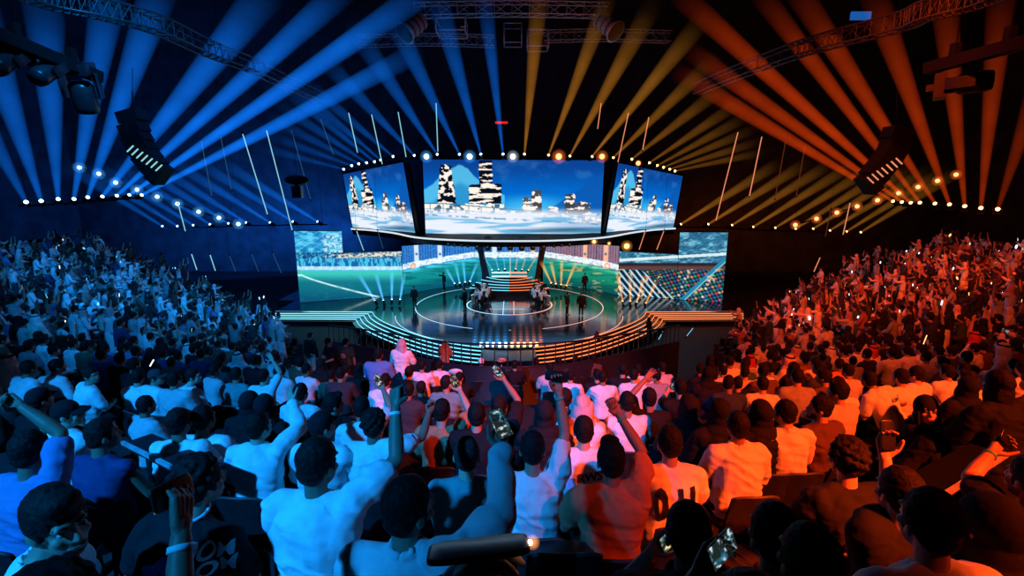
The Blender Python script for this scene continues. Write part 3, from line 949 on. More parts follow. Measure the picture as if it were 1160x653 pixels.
# dark moving heads hanging under the header
for i, (u, v, s) in enumerate(((508, 276, .8), (515, 276.5, .8), (523, 277, .8), (530, 277.5, .8), (541, 279, 1.15), (552.6, 279.5, 1.3), (566, 280, 1.15), (578, 279.5, 1.2), (591, 280, 1.3), (603.5, 279.5, 1.15), (615.5, 279, 1.2), (627.6, 277.5, .8), (636, 277, .8), (645, 276.5, .8))):
    moving_head(P(u, v, 40.9), (0, -.5, -1), None, 'unlit black moving head, %s in the row hanging under the header' % nth(i + 1), 'unlit heads under the header', s * 1.5)

# ------------------------------------------------------------------ leaning LED tubes
T_b = glow('pale blue tube', rgb(150, 225, 235), .9, False); T_bd = glow('dim blue tube', rgb(52, 100, 140), .55, False)
T_o = glow('pale orange tube', rgb(255, 150, 105), .9, False); T_od = glow('dim orange tube', rgb(120, 54, 34), .55, False)
def tube(u0, v0, u1, v1, y, bright, warm, label, group=None):
    a, b = P(u0, v0, y), P(u1, v1, y)
    r = empty('light_tube', a); tag(r, label, 'light tube', group)
    mat = (T_o if bright else T_od) if warm else (T_b if bright else T_bd)
    MB().tube(a, b, .035 if bright else .03, n=6).build('tube', mat, r)
    d = (b - a).normalized()
    MB().tube(a - d * .18, a, .045, n=6).build('end_cap', M_black, r); MB().tube(b, b + d * .12, .045, n=6).build('end_cap', M_black, r)
    MB().tube(a - d * .15, a + Vector((0, 0, 4.5)), .008, n=4).build('hanging_wire', M_black, r)
TL = [(275, 152, 303, 243, 1), (302, 148, 331, 261, 1), (330, 147, 352, 226, 0), (363, 135, 378, 176, 0), (395, 128, 405, 173, 1), (421, 130, 433, 186, 1), (451, 127, 460, 178, 1), (494, 117, 496, 172, 1), (250, 155, 262, 215, 0), (228, 160, 240, 222, 0), (202, 232, 210, 262, 1), (217, 288, 223, 306, 1), (238, 289, 244, 307, 1), (260, 290, 267, 308, 0), (285, 288, 293, 308, 0), (309, 287, 319, 310, 0), (404, 262, 412, 284, 1), (428, 262, 434, 282, 0)]
for i, t in enumerate(TL):
    tube(*t[:4], 39 if i < 10 else 42, t[4], False, ('bright' if t[4] else 'dim') + ' blue leaning light tube, %s of those hung on the blue side' % nth(i + 1), 'blue light tubes')
TR = [(836, 150, 811, 250, 1), (863, 155, 849, 222, 1), (712, 128, 700, 184, 1), (735, 133, 728, 170, 1), (681, 117, 677, 146, 1), (890, 160, 878, 225, 0), (912, 165, 902, 222, 0), (963, 230, 955, 266, 1), (941, 238, 935, 268, 0), (929, 292, 922, 308, 1), (731, 262, 724, 283, 1), (752, 262, 744, 283, 1)]
for i, t in enumerate(TR):
    tube(*t[:4], 39 if i < 7 else 42, t[4], True, ('bright' if t[4] else 'dim') + ' orange leaning light tube, %s of those hung on the orange side' % nth(i + 1), 'orange light tubes')

# ------------------------------------------------------------------ trusses
M_alu_lit = solid('aluminium painted lit', (.4, .41, .42), .4, .4)  # lightened copy of the truss aluminium, so roof gear looks lit
def truss(name, label, pts, w=.55, mat=None, seg=.9, lamps=()):
    mat = mat or M_alu
    r = empty(name, pts[0]); tag(r, label, 'truss')
    sp = spline([Vector(p) for p in pts], 6)
    fr = []
    for i, p in enumerate(sp):
        d = (sp[min(i + 1, len(sp) - 1)] - sp[max(i - 1, 0)]).normalized()
        x = d.cross(Vector((0, 0, 1))).normalized()
        fr.append((p, x, x.cross(d).normalized()))
    ch = []
    for sx, sz in ((-1, -1), (1, -1), (1, 1), (-1, 1)):
        q = [p + x * sx * w / 2 + z * sz * w / 2 for p, x, z in fr]
        ch.append(q); MB().path(q, .035, 6).build('chord', mat, r)
    m = MB()
    for i in range(len(sp) - 1):
        n = max(1, int((sp[i + 1] - sp[i]).length / seg))
        for j in range(n):
            for a in range(4):
                b = (a + 1) % 4
                pa, pb = ch[a][i].lerp(ch[a][i + 1], j / n), ch[b][i].lerp(ch[b][i + 1], (j + 1) / n)
                m.tube(pa, pb, .016, n=4, cap=False)
                m.tube(pa, ch[b][i].lerp(ch[b][i + 1], j / n), .016, n=4, cap=False)
    m.build('lattice', mat, r)
    return r
truss('roof_truss', 'long aluminium truss running toward the stage through the blue beams', [PZ(u, v, 14.8) for u, v in ((-10, -30), (50, -4), (110, 9), (178, 28), (236, 55), (280, 72), (320, 91), (364, 111))])
truss('roof_truss', 'long aluminium truss running toward the stage through the orange beams', [PZ(u, v, 14.8) for u, v in ((1170, -32), (1110, -4), (1050, 12), (1019, 25), (932, 48), (888, 62), (820, 88), (790, 101))])
for i, (u0, u1, v, y) in enumerate(((405, 560, 47, 40), (600, 760, 42, 40), (470, 690, 12, 33))):
    truss('cross_truss', ('aluminium cross truss under the roof over the blue half', 'aluminium cross truss under the roof over the orange half', 'nearer aluminium cross truss under the roof across both halves')[i], [P(u0, v, y), P((u0 + u1) / 2, v - 2, y), P(u1, v, y)], .7, M_alu_lit)
truss('screen_truss', 'black truss carrying the lamps over the hanging screens', [P(u, v, y) for u, v, y in ((386, 193, 45.4), (456, 179, 43), (520, 175, 42.4), (580, 175, 42.4), (650, 176, 42.4), (702, 180, 43), (776, 196, 45.4))], .4, M_black)
# square frames and drums of gear hung from the roof
def hung(name, label, cat, p, build, wire=True):
    r = empty(name, p); tag(r, label, cat); build(r, Vector(p))
    if wire: MB().tube(p, (p[0], p[1], 24.9), .012, n=4).build('hanging_wire', M_black, r)
    return r
def frame_build(w, h):
    def f(r, p):
        m = MB()
        c = [p + Vector((sx * w, sy * w, sz * h)) for sz in (-1, 1) for sx, sy in ((-1, -1), (1, -1), (1, 1), (-1, 1))]
        for a, b in ((0, 1), (1, 2), (2, 3), (3, 0), (4, 5), (5, 6), (6, 7), (7, 4), (0, 4), (1, 5), (2, 6), (3, 7)):
            m.tube(c[a], c[b], .045, n=5)
        m.build('frame', M_alu_lit, r)
        MB().box(p, (w * 1.2, w * 1.2, h * .8)).build('case', M_black, r)
    return f
hung('gear_cage', 'square metal gear frame hung under the roof, amber lit', 'gear frame', P(609, 46, 36), frame_build(.7, .5))
hung('gear_cage', 'square metal gear frame hung under the roof, blue lit', 'gear frame', P(581, 40, 37), frame_build(.6, .6))
hung('gear_cage', 'wide metal gear frame hung over the blue beams', 'gear frame', P(512, 32, 34), frame_build(.9, .35))
def drum_build(d):
    def f(r, p):
        d_ = Vector(d).normalized()
        MB().path([p - d_ * .7, p - d_ * .66, p + d_ * .6, p + d_ * .75], [.3, .5, .5, .62], 18).build('drum', M_alu_lit, r)
        MB().path([p + d_ * .752, p + d_ * .77], [.55, .5], 18).build('drum_face', M_plastic, r)
        for t in (-.4, 0, .4):
            MB().path([p + d_ * t, p + d_ * (t + .05)], [.53, .53], 18).build('drum_band', M_black, r)
    return f
hung('projector_drum', 'ribbed metal drum projector under the roof, red lit', 'projector', P(688, 28, 30), drum_build((.5, -.5, -.6)))
hung('projector_drum', 'ribbed metal drum projector under the roof, blue lit', 'projector', P(468, 30, 30), drum_build((-.5, -.5, -.6)))
def spk(r, p):
    for i in range(4):
        MB().box(p + Vector((0, .05 * i, -.72 * i)), (1.15, .9, .68)).build('cabinet', M_black, r)
    MB().box(p + Vector((.0, -.25, -2.6)), (.9, .5, .1)).build('red_light', glow('red under light', rgb(230, 30, 20), 1.2, False), r)
hung('speaker_cluster', 'black speaker cluster hung over the stage centre with a red lit base', 'speaker', P(568, 97, 38), spk)
# curved line arrays in front of the side beams
for sg, pts, t in ((-1, [(150, 132), (152, 146), (156, 158), (161, 169), (167, 179), (174, 188), (181, 197)], 'black curved line array speaker hung in front of the blue beams'),
                   (1, [(1016, 152), (1014, 163), (1010, 172), (1004, 181), (997, 190), (990, 199), (984, 208)], 'black curved line array speaker hung in front of the orange beams')):
    r = empty('line_array', P(*pts[0], 24)); tag(r, t, 'speaker')
    for i, (u, v) in enumerate(pts):
        p = P(u, v, 24 - .05 * i)
        M = Matrix.Rotation(sg * (.25 + .1 * i), 3, 'Y')
        MB().box(p, (.95, .8, .5), M=M).build('cabinet', M_black, r)
    for i in range(7):
        q = P(pts[2][0] - sg * (i * 5.4 - 12), pts[2][1] + 14 + 3.6 * i, 23.2)
        e = q + Vector((sg * -.32, 0, .26))
        MB().tube(q, e, .03, n=6).build('lamp_glimpse', T_b if sg < 0 else T_o, r)  # stands for beam lamps showing through, no part of the speaker
    MB().tube(P(*pts[0], 24), P(pts[0][0], -40, 24), .03, n=5).build('hanging_cable', M_black, r)
# booms with big moving heads near the camera
def boom(label, a, b, w=.32):
    r = empty('lighting_boom', a); tag(r, label, 'lighting boom')
    MB().beam(a, b, w, w).build('beam', M_black, r)
    a, b = Vector(a), Vector(b)
    for t in (.3, .75):
        p = a.lerp(b, t)
        MB().box(p + Vector((0, 0, .3)), (.2, .2, .4)).build('bracket', M_black, r)
        MB().tube(p, (p.x, p.y, 24.9), .015, n=4).build('hanging_wire', M_black, r)
    return r
boom('black lighting boom with three moving heads in front of the blue beams', P(-30, 28, 13.2), P(113, 88, 16))
boom('black lighting boom in front of the orange beams', P(1190, 40, 13.2), P(1050, 78, 16))
L_bd = glow('dotted cyan lens', rgb(120, 225, 240), 1.1, False)
for u, v, y, s, d, l, t in ((3, 72, 13.8, 1.9, (.1, -1, -.75), L_bd, 'large moving head with cyan lens at the outer end of the boom'), (49, 84, 14.6, 1.9, (0, -1, -.75), L_bd, 'large moving head with cyan lens in the middle of the boom'),
                          (96, 112, 15.8, 2.5, (-.1, .3, -1), None, 'largest unlit moving head at the inner end of the boom'), (1105, 93, 15.2, 2.3, (.75, -.6, .05), glow('orange ring lens', rgb(255, 150, 70), 1.0, False), 'large moving head with orange lens lying below the boom')):
    moving_head(P(u, v, y), d, l, t, None, s)
hung('effect_light', 'dark effect light hanging between the blue light tubes', 'stage light', P(336, 204, 30), lambda r, p: (MB().ell(p, (.75, .4, .28)).build('lamp_body', M_black, r), MB().box(p + Vector((0, 0, -.7)), (.55, .4, .7)).build('lamp_head', M_plastic, r), MB().box(p + Vector((0, 0, -.38)), (.2, .2, .3)).build('yoke', M_black, r)))
o = MB().box(P(975, 18, 22), (.8, .1, .3)).build('ceiling_panel', glow('blue glow-painted panel', rgb(30, 90, 170), .9, False)); tag(o, 'small blue lit panel under the roof above the orange truss', 'glow-painted panel')  # blue light falling on the panel, painted as its own emission
# ------------------------------------------------------------------ rail and parapet in front of the seats
rp = [P(u, v, y) for u, v, y in ((372, 369, 18), (400, 372, 17), (435, 377, 15.8), (470, 382.5, 14.4), (505, 387.5, 13.1), (545, 390, 12.3), (600, 390, 12.3), (650, 387, 13), (690, 381.5, 14.3), (730, 375.5, 16), (770, 369, 18))]
rr = empty('guard_rail', rp[5]); tag(rr, 'dark metal guard rail on a low wall between the seats and the stage', 'railing')
rs = spline(rp, 8)
HR = .62
MB().path(rs, .028, 6).build('top_rail', M_rail, rr)
MB().path([p - Vector((0, 0, HR)) for p in rs], .02, 5).build('bottom_rail', M_rail, rr)
acc, last = 0.0, -1
for a, b in zip(rs, rs[1:]):
    L = (b - a).length
    while acc < L:
        p = a.lerp(b, acc / L)
        MB().beam(p, p - Vector((0, 0, HR)), .028, .028).build('baluster', M_rail, rr)
        acc += .34
    acc -= L
MB().sheet([[p - Vector((0, 0, HR)), p - Vector((0, 0, HR)) + Vector((0, -.12, 0)), Vector((p.x, p.y - .12, -1))] for p in rs]).build('parapet', M_parapet, rr)
MB().sheet([[p - Vector((0, 0, HR)), Vector((p.x, p.y, -1))] for p in rs]).build('parapet_face', M_parapet, rr)

# ------------------------------------------------------------------ lamps that light the audience
def spot(name, loc, to, col, power, size, blend=.6, radius=.6):
    l = bpy.data.lights.new(name, 'SPOT')
    l.color, l.energy, l.spot_size, l.spot_blend, l.shadow_soft_size = col, power, math.radians(size), blend, radius
    o = bpy.data.objects.new(name, l); o.location = loc
    orient(o, Vector(loc) - Vector(to)); COL.objects.link(o)
    return o
def area(name, loc, to, col, power, sx, sy):
    l = bpy.data.lights.new(name, 'AREA'); l.shape = 'RECTANGLE'
    l.color, l.energy, l.size, l.size_y = col, power, sx, sy
    o = bpy.data.objects.new(name, l); o.location = loc
    orient(o, Vector(loc) - Vector(to)); COL.objects.link(o)
    return o
BL, OR = (0.006, 0.30, 1.0), (1.0, 0.062, 0.006)
spot('blue_front_wash', (-9, -8, 19), (-4.0, 3.6, 7.3), BL, 26500, 31, .55, .35)
spot('orange_front_wash', (11, -6, 19), (4.1, 5.4, 6.8), OR, 40000, 30, .5, .35)
spot('added_corner_spot', (8, -6, 18), PZ(1066, 640, 7.2), OR, 42000, 6, .4, .2)  # added spot, only there to brighten one man's tee
spot('blue_stand_wash', (-5, 8, 22), (-19, 26, 4), BL, 26000, 34, .8, .5)
spot('blue_stand_wash', (-16, 2, 20), (-24, 24, 5), BL, 12000, 34, .8, .5)
spot('blue_aisle_wash', (-5, 2, 21), (-11, 17, 4), BL, 11000, 34, .8, .5)
spot('orange_stand_wash', (5, 8, 22), (19, 26, 4), OR, 30000, 34, .8, .5)
spot('orange_stand_wash', (16, 2, 20), (25, 24, 5), OR, 16000, 34, .8, .5)
spot('orange_aisle_wash', (5, 2, 21), (11, 17, 4), OR, 15000, 34, .8, .5)
area('blue_haze_fill', (-30, 52, 3), (-33, 60, 8), (0.01, .17, 1), 4200, 26, 1)  # added light; tints the wall in place of glowing blue haze
area('orange_haze_fill', (30, 52, 3), (33, 60, 8), (1, .14, .02), 300, 26, 1)  # added likewise, for the brown haze on this side
area('screen_glow', (0, 40.2, 6.5), (0, 15, 4), (.12, .5, 1), 260, 26, 6)
spot('stage_blue_key', (-9, 27, 17), (-4, 38, 0), (.2, .6, 1), 14000, 40)
spot('stage_orange_key', (9, 27, 17), (4, 38, 0), (1, .4, .2), 14000, 40)
area('roof_blue', (-6, 27, 15), (-4, 36, 24), BL, 90, 6, 3)  # added light, gives the roof gear its blue highlights
area('roof_orange', (5, 27, 15), (4, 36, 24), (1, .16, .02), 90, 6, 3)  # added light, gives the roof gear its orange highlights
# ------------------------------------------------------------------ people
M_cloth = tinted('cloth', .85, 16, .08, .15, bump=.35)
M_skin = tinted('skin', .5, 22, .08, .35)
M_hair = tinted('hair', .7, 60, .45, .12, bump=.9)
M_band = solid('pale cyan wristband', (.45, .85, .85), .5)
M_bandp = solid('green wristband', (.05, .45, .35), .5)
M_phone = solid('phone shell', (.012, .012, .014), .3)
M_shoe = solid('shoe', (.03, .03, .03), .5)
M_edgep = solid('dull chair edge', (.06, .06, .065), .45)
M_lanyard = solid('pale neck strap', (.6, .65, .7), .6)

def remesh(mb, vox, smooth=4, fac=.5, fn=None, name='mesh'):
    me = mb.mesh(name)
    o = bpy.data.objects.new('temporary', me); COL.objects.link(o)
    m = o.modifiers.new('r', 'REMESH'); m.mode = 'VOXEL'; m.voxel_size = vox; m.use_smooth_shade = True
    if smooth:
        s = o.modifiers.new('s', 'SMOOTH'); s.factor = fac; s.iterations = smooth
    dg = bpy.context.evaluated_depsgraph_get()
    out = bpy.data.meshes.new_from_object(o.evaluated_get(dg), depsgraph=dg)
    out.name = name; out.materials.clear()
    bpy.data.objects.remove(o); bpy.data.meshes.remove(me)
    if fn:
        n = len(out.vertices)
        co = np.empty(n * 3); no = np.empty(n * 3)
        out.vertices.foreach_get('co', co); out.vertex_normals.foreach_get('vector', no)
        co, no = co.reshape(-1, 3), no.reshape(-1, 3)
        out.vertices.foreach_set('co', fn(co, no).ravel()); out.update()
    out.polygons.foreach_set('use_smooth', [True] * len(out.polygons))
    return out

def n3(co, s, seed):
    x, y, z = co[:, 0] * s, co[:, 1] * s, co[:, 2] * s
    return (fbm(x + z * .37 + 50, y + z * .71 + 50, seed, 3) + fbm(z + x * .41 + 50, y - x * .3 + 50, seed + 9, 3)) - 1.0
def folds(amp=.012, seed=1):
    def f(co, no):
        q = co * np.array((1.0, 1.0, .45)) + np.array((0, 0, .0))
        d = n3(q, 9, seed) * amp + (1 - 2 * np.abs(n3(co * np.array((.6, .6, 1.5)), 7, seed + 3))) * amp * .35
        w = co[:, 0] * 3.1 + co[:, 2] * 9.0 + 2.2 * n3(co, 4, seed + 21)
        d += amp * .42 * (np.abs(np.sin(w * 3.0 + seed)) ** 4) * np.clip(n3(co, 5, seed + 40) * 2.2 + .2, 0, 1)
        return co + no * d[:, None]
    return f
def strands(amp=.006, seed=1, s=45):
    return lambda co, no: co + no * (n3(co, s, seed) * amp)[:, None]

_hand = {}
def hand_mesh(pose):
    """right hand: wrist at the origin, fingers along +Z, palm toward +Y, thumb on +X"""
    if pose in _hand: return _hand[pose]
    m = MB()
    m.caps((0, 0, -.03), (0, 0, .02), .027, .03, 10, 3, .72, (0, 1, 0))
    for x in (-.026, -.009, .009, .026):
        m.caps((x * .7, 0, .012), (x, 0, .082), .016, .0145, 8)
    curl = {'open': 9, 'grip': 34, 'fist': 74, 'pinch': 46, 'relaxed': 24}[pose]
    spread = {'open': 9, 'grip': 3, 'fist': 0, 'pinch': 4, 'relaxed': 3}[pose]
    for x, L, r, k in ((.029, .072, .0092, 1), (.0095, .08, .0096, .35), (-.0105, .075, .0092, -.35), (-.029, .06, .0082, -1)):
        p = Vector((x, .0, .084)); a = math.radians(curl * .75); sd = math.radians(spread * k)
        for j, f in enumerate((.45, .31, .27)):
            d = Vector((math.sin(sd), math.sin(a), math.cos(a) * math.cos(sd))).normalized()
            q = p + d * L * f
            m.caps(p, q, r * (1 - .06 * j), r * (.96 - .08 * j), 8)
            p = q; a += math.radians(curl * (1.0 + .1 * k))
    t = {'open': ((.8, .1, .6), (.62, .2, .75)), 'grip': ((.62, .5, .6), (.1, .55, .85)), 'fist': ((.35, .75, .5), (-.7, .5, .4)), 'pinch': ((.5, .6, .6), (.15, .6, .8)), 'relaxed': ((.6, .45, .65), (.3, .4, .85))}[pose]
    p = Vector((.022, .006, .012))
    d1, d2 = Vector(t[0]).normalized(), Vector(t[1]).normalized()
    q = p + d1 * .045; s = q + d2 * .03; e = s + (d2 + Vector((-.1, .1, .1))).normalized() * .024
    m.caps(p, q, .017, .0125, 8); m.caps(q, s, .0118, .0108, 8); m.caps(s, e, .0108, .009, 8)
    _hand[pose] = remesh(m, .0046, 2, .5, name='hand')
    return _hand[pose]
def hand_matrix(w, d, palm, side):
    d = Vector(d).normalized(); y = Vector(palm); y = (y - d * y.dot(d))
    y = y.normalized() if y.length > 1e-3 else frame_of(d)[0]
    x = y.cross(d) * (1 if side > 0 else -1)
    M = Matrix((x, y, d)).transposed().to_4x4(); M.translation = w
    return M

def ik(s, w, l1, l2, hint):
    s, w = Vector(s), Vector(w)
    d = w - s; L = d.length
    if L > (l1 + l2) * .985:
        d = d.normalized() * (l1 + l2) * .985; L = d.length; w = s + d
    dn = d.normalized()
    a = (l1 * l1 - l2 * l2 + L * L) / (2 * L)
    h = math.sqrt(max(0, l1 * l1 - a * a))
    b = Vector(hint); b = b - dn * b.dot(dn)
    b = b.normalized() if b.length > 1e-3 else frame_of(dn)[0]
    return s + dn * a + b * h, w

HEAD = Vector((0, .045, .745))
def pose_of(sp):
    """joint positions, in the person's own frame: hip centre at the origin, facing +Y"""
    lean = Matrix.Rotation(-math.radians(sp.get('lean', 4)), 3, 'X') @ Matrix.Rotation(math.radians(sp.get('tilt', 0)), 3, 'Y')
    J = {'lean': lean}
    J['neck'] = lean @ Vector((0, -.005, .555)); J['chest'] = lean @ Vector((0, .0, .38))
    J['head'] = J['neck'] + (lean @ Vector((0, .032, .152)))
    yaw, pit, rol = (math.radians(a) for a in (sp.get('yaw', 0), sp.get('pitch', 0), sp.get('roll', 0)))
    J['HR'] = Matrix.Rotation(yaw, 3, 'Z') @ Matrix.Rotation(pit, 3, 'X') @ Matrix.Rotation(rol, 3, 'Y')
    fz = sp.get('floor', -.45)
    for s, k in ((1, 'R'), (-1, 'L')):
        arm = sp.get('arm' + k, 'lap')
        sh = lean @ Vector((s * .185, -.005, .49))
        up = 0
        if not isinstance(arm, str):
            w = Vector(arm)
        else:
            w = {'lap': Vector((s * .09, .3, .15)), 'knee': Vector((s * .17, .4, .16)), 'clap': Vector((s * .025, .33, .45)), 'side': Vector((s * .27, .06, -.06)), 'up': Vector((s * .26, .16, 1.0)), 'fwd': Vector((s * .12, .42, .62)), 'chin': Vector((s * .07, .2, .52))}[arm]
        if w.z > sh.z + .1:
            sh = sh + Vector((-s * .02, .0, .045))
        hint = Vector((s * .8, -.35, -.5)) if w.z < sh.z + .1 else Vector((s * .9, .25, -.35))
        if ('hint' + k) in sp: hint = Vector(sp['hint' + k])
        J['sh' + k] = sh
        J['el' + k], J['wr' + k] = ik(sh, w, .285, .265, hint)
        hip = Vector((s * .095, .02, .04))
        if sp.get('stand'):
            J['hip' + k], J['kn' + k], J['an' + k] = hip, Vector((s * .1, .03, -.42)), Vector((s * .11, -.0, -.83))
        else:
            J['hip' + k], J['kn' + k], J['an' + k] = hip, Vector((s * .14, .43, .06)), Vector((s * .14, .42, fz + .07))
    return J

def skin_shape(sp, J, lo=False):
    m = MB(); n = 6 if lo else 10; q = 1 if lo else 3
    H, hp = J['HR'], J['head']
    A = lambda x, y, z: hp + H @ Vector((x, y, z))
    en, em = (7, 5) if lo else (16, 10)
    m.ell(A(0, -.005, .03), (.074, .094, .098), H, en, em); m.ell(A(0, .038, -.045), (.055, .06, .07), H, en, em)
    m.caps(J['neck'] - J['lean'] @ Vector((0, 0, .04)), hp + H @ Vector((0, -.022, -.04)), .056, .051, n, q)
    if not lo:
        m.ell(A(0, .078, -.09), (.026, .02, .02), H, 10, 7)
        m.caps(A(0, .092, .012), A(0, .112, -.026), .009, .014, 8); m.ell(A(0, .1, -.03), (.019, .013, .01), H, 8, 6)
        m.caps(A(-.04, .083, .03), A(.04, .083, .03), .012, .012, 8)
        for s in (-1, 1):
            m.ell(A(s * .04, .066, -.028), (.022, .022, .02), H, 8, 6)
            m.ell(A(s * .077, -.008, -.012), (.011, .024, .033), H @ Matrix.Rotation(s * .3, 3, 'Z'), 10, 7)
            m.ell(A(s * .072, .004, -.03), (.012, .012, .014), H, 8, 6)
        m.caps(A(-.022, .094, -.063), A(.022, .094, -.063), .009, .009, 8)
        m.caps((0, 0, .06), J['chest'], .1, .11, n, q); m.caps(J['chest'], J['neck'], .11, .055, n, q)
    for s, k in ((1, 'R'), (-1, 'L')):
        if not lo: m.caps(J['chest'], J['sh' + k], .07, .05, n, q)
        m.caps(J['sh' + k], J['el' + k], .047, .038, n, q)
        f = J['wr' + k] - J['el' + k]
        m.caps(J['el' + k], J['el' + k] + f * .35, .038, .041, n, q); m.caps(J['el' + k] + f * .35, J['wr' + k], .041, .027, n, q)
        if not lo:
            m.caps(J['hip' + k], J['kn' + k], .075, .052, n, q); m.caps(J['kn' + k], J['an' + k], .05, .035, n, q); m.caps(J['an' + k], J['an' + k] + Vector((0, .14, -.03)), .035, .03, n, q)
            m.caps((0, 0, .06), J['hip' + k], .09, .08, n, q)
        else:
            m.caps(J['wr' + k], J['wr' + k] + f.normalized() * .11, .03, .026, 6, 1)
    return m

def ring(c, rx, ry, R, n=20, p=2.5):
    out = []
    for i in range(n):
        a = 2 * PI * i / n
        x, y = math.cos(a), math.sin(a)
        out.append(c + R @ Vector((rx * math.copysign(abs(x) ** (2 / p), x), ry * math.copysign(abs(y) ** (2 / p), y), 0)))
    return out

def cloth_shape(sp, J, lo=False):
    m = MB(); R = J['lean']; n = 6 if lo else 10; q = 1 if lo else 3
    b = sp.get('bulk', 1.07)
    rings = []
    for z, rx, ry, y in ((-.02, .172, .125, 0), (.1, .172, .125, -.003), (.22, .165, .118, -.008), (.34, .178, .122, -.012), (.43, .185, .116, -.012), (.49, .165, .098, -.008), (.535, .1, .075, -.006), (.565, .062, .06, -.004)):
        rings.append(ring(R @ Vector((0, y, z)), rx * b, ry * b, R, 8 if lo else 20))
    m.loft(rings)
    long = sp.get('sleeve', 'short')
    for s, k in ((1, 'R'), (-1, 'L')):
        sh, el, wr = J['sh' + k], J['el' + k], J['wr' + k]
        m.caps(R @ Vector((s * .045, -.012, .535)), sh + Vector((0, 0, .0)), .045, .064 * b, n, q)
        m.caps(R @ Vector((s * .1, -.005, .40)), sh, .085, .066 * b, n, q)
        if long == 'short':
            m.caps(sh, sh.lerp(el, .68), .068 * b, .067, n, q)
        elif long == 'long':
            m.caps(sh, el, .07 * b, .062, n, q); m.caps(el, el.lerp(wr, .9), .062, .05, n, q)
    if sp.get('collar') and not lo:
        for i in range(14):
            a = 2 * PI * i / 14
            p = J['neck'] + R @ Vector((.062 * math.cos(a), .062 * math.sin(a), .0))
            m.caps(p, p + R @ Vector((0, 0, .03)), .011, .01, 6, 2)
    return m

def legs_shape(sp, J, lo=False, robe=False):
    m = MB(); n = 6 if lo else 10; q = 1 if lo else 3
    if robe and sp.get('stand'):
        m.loft([ring(Vector((0, .0, z)), rx, ry, Matrix.Identity(3), 8 if lo else 20) for z, rx, ry in ((-.84, .24, .2), (-.5, .205, .17), (-.2, .185, .15), (.1, .172, .13))])
        return m
    m.caps((-.06, 0, .05), (.06, 0, .05), .125, .125, n, q)
    for k in 'RL':
        m.caps(J['hip' + k], J['kn' + k], .1, .075, n, q)
        m.caps(J['kn' + k], J['an' + k] + Vector((0, 0, .03)), .07, .058, n, q)
    if robe:
        m.caps(J['knR'], J['knL'], .08, .08, n, q); m.caps(J['anR'] + Vector((0, 0, .08)), J['anL'] + Vector((0, 0, .08)), .075, .075, n, q)
        m.caps((J['knR'] + J['knL']) / 2, (J['anR'] + J['anL']) / 2 + Vector((0, 0, .08)), .085, .075, n, q)
    return m

def hair_shape(kind, J, lo=False):
    m = MB(); H, hp = J['HR'], J['head']
    A = lambda x, y, z: hp + H @ Vector((x, y, z))
    en, em = (7, 5) if lo else (16, 10)
    E = lambda c, r: m.ell(A(*c), r, H, en, em)
    if kind in ('short', 'curly', 'crop', 'quiff'):
        g = {'short': .007, 'curly': .014, 'crop': .001, 'quiff': .009}[kind]
        E((0, -.014, .045), (.076 + g, .094 + g, .093 + g)); E((0, -.045, -.015), (.066 + g * .6, .056 + g * .6, .06))
        if not lo:
            for s in (-1, 1):
                E((s * .066, -.012, .025), (.016 + g * .5, .05, .05)); E((s * .068, .022, .0), (.011, .014, .03))
        if kind == 'quiff': E((0, .05, .105), (.062, .05, .04))
        if kind == 'curly':
            for i in range(0 if lo else 46):
                a, t = 2 * PI * ((i * .618) % 1), .15 + 1.75 * (i / 46)
                if math.sin(t) * math.sin(a) > .55 and t > .9: continue
                E((.088 * math.sin(t) * math.cos(a), -.014 + .104 * math.sin(t) * math.sin(a), .045 + .1 * math.cos(t)), (.024, .024, .022))
    elif kind == 'long':
        E((0, -.014, .045), (.086, .106, .1)); E((0, -.06, -.08), (.09, .055, .14)); E((0, -.075, -.2), (.1, .045, .12))
        for s in (-1, 1): E((s * .07, -.0, -.06), (.025, .05, .12))
    elif kind == 'scarf':   # head covered, cloth falling over shoulders and back
        E((0, -.012, .04), (.093, .112, .108)); E((0, -.03, -.06), (.092, .085, .1)); E((0, -.05, -.17), (.15, .1, .1)); E((0, -.075, -.27), (.165, .075, .15))
        for s in (-1, 1): E((s * .075, .02, -.07), (.025, .06, .09)); E((s * .1, .02, -.2), (.07, .08, .07))
        E((0, .05, -.15), (.07, .05, .045))
    elif kind == 'ghutra':  # square headcloth, open in front
        E((0, -.008, .045), (.088, .106, .098)); E((0, -.06, -.05), (.115, .065, .13)); E((0, -.085, -.19), (.165, .045, .15)); E((0, -.09, -.33), (.17, .04, .1))
        for s in (-1, 1): E((s * .098, -.0, -.06), (.022, .075, .14)); E((s * .13, .0, -.2), (.03, .085, .1))
    elif kind == 'cap':
        E((0, -.008, .055), (.083, .103, .085)); E((0, -.03, .03), (.084, .084, .05))
    return m

def brim_shape(J, back=False):
    m = MB(); H, hp = J['HR'], J['head']
    g = []
    for j in range(6):
        t = j / 5
        row = []
        for i in range(11):
            a = math.radians(-62 + 124 * i / 10)
            r = .096 + .075 * t * math.cos(a) ** .6
            row.append(hp + H @ Vector((r * math.sin(a) * .86, r * math.cos(a) * 1.0, .052 - .022 * t * t - .012 * math.sin(a) ** 2)))
        g.append(row)
    m.sheet(g); m.sheet([[p + Vector((0, 0, -.006)) for p in r] for r in reversed(g)])
    return m

SKIN = [(.48, .29, .2), (.38, .22, .15), (.54, .34, .24), (.27, .15, .1)]
TX = {'white': (.78, .79, .8), 'black': (.012, .012, .014), 'navy': (.03, .05, .14), 'grey': (.3, .31, .32), 'teal': (.12, .28, .28), 'green': (.04, .1, .07), 'brown': (.11, .06, .04), 'rust': (.5, .2, .1), 'cream': (.68, .62, .52), 'red': (.5, .05, .05), 'charcoal': (.04, .042, .048), 'blue': (.12, .22, .45), 'pale grey': (.5, .52, .54), 'pink': (.62, .4, .4)}

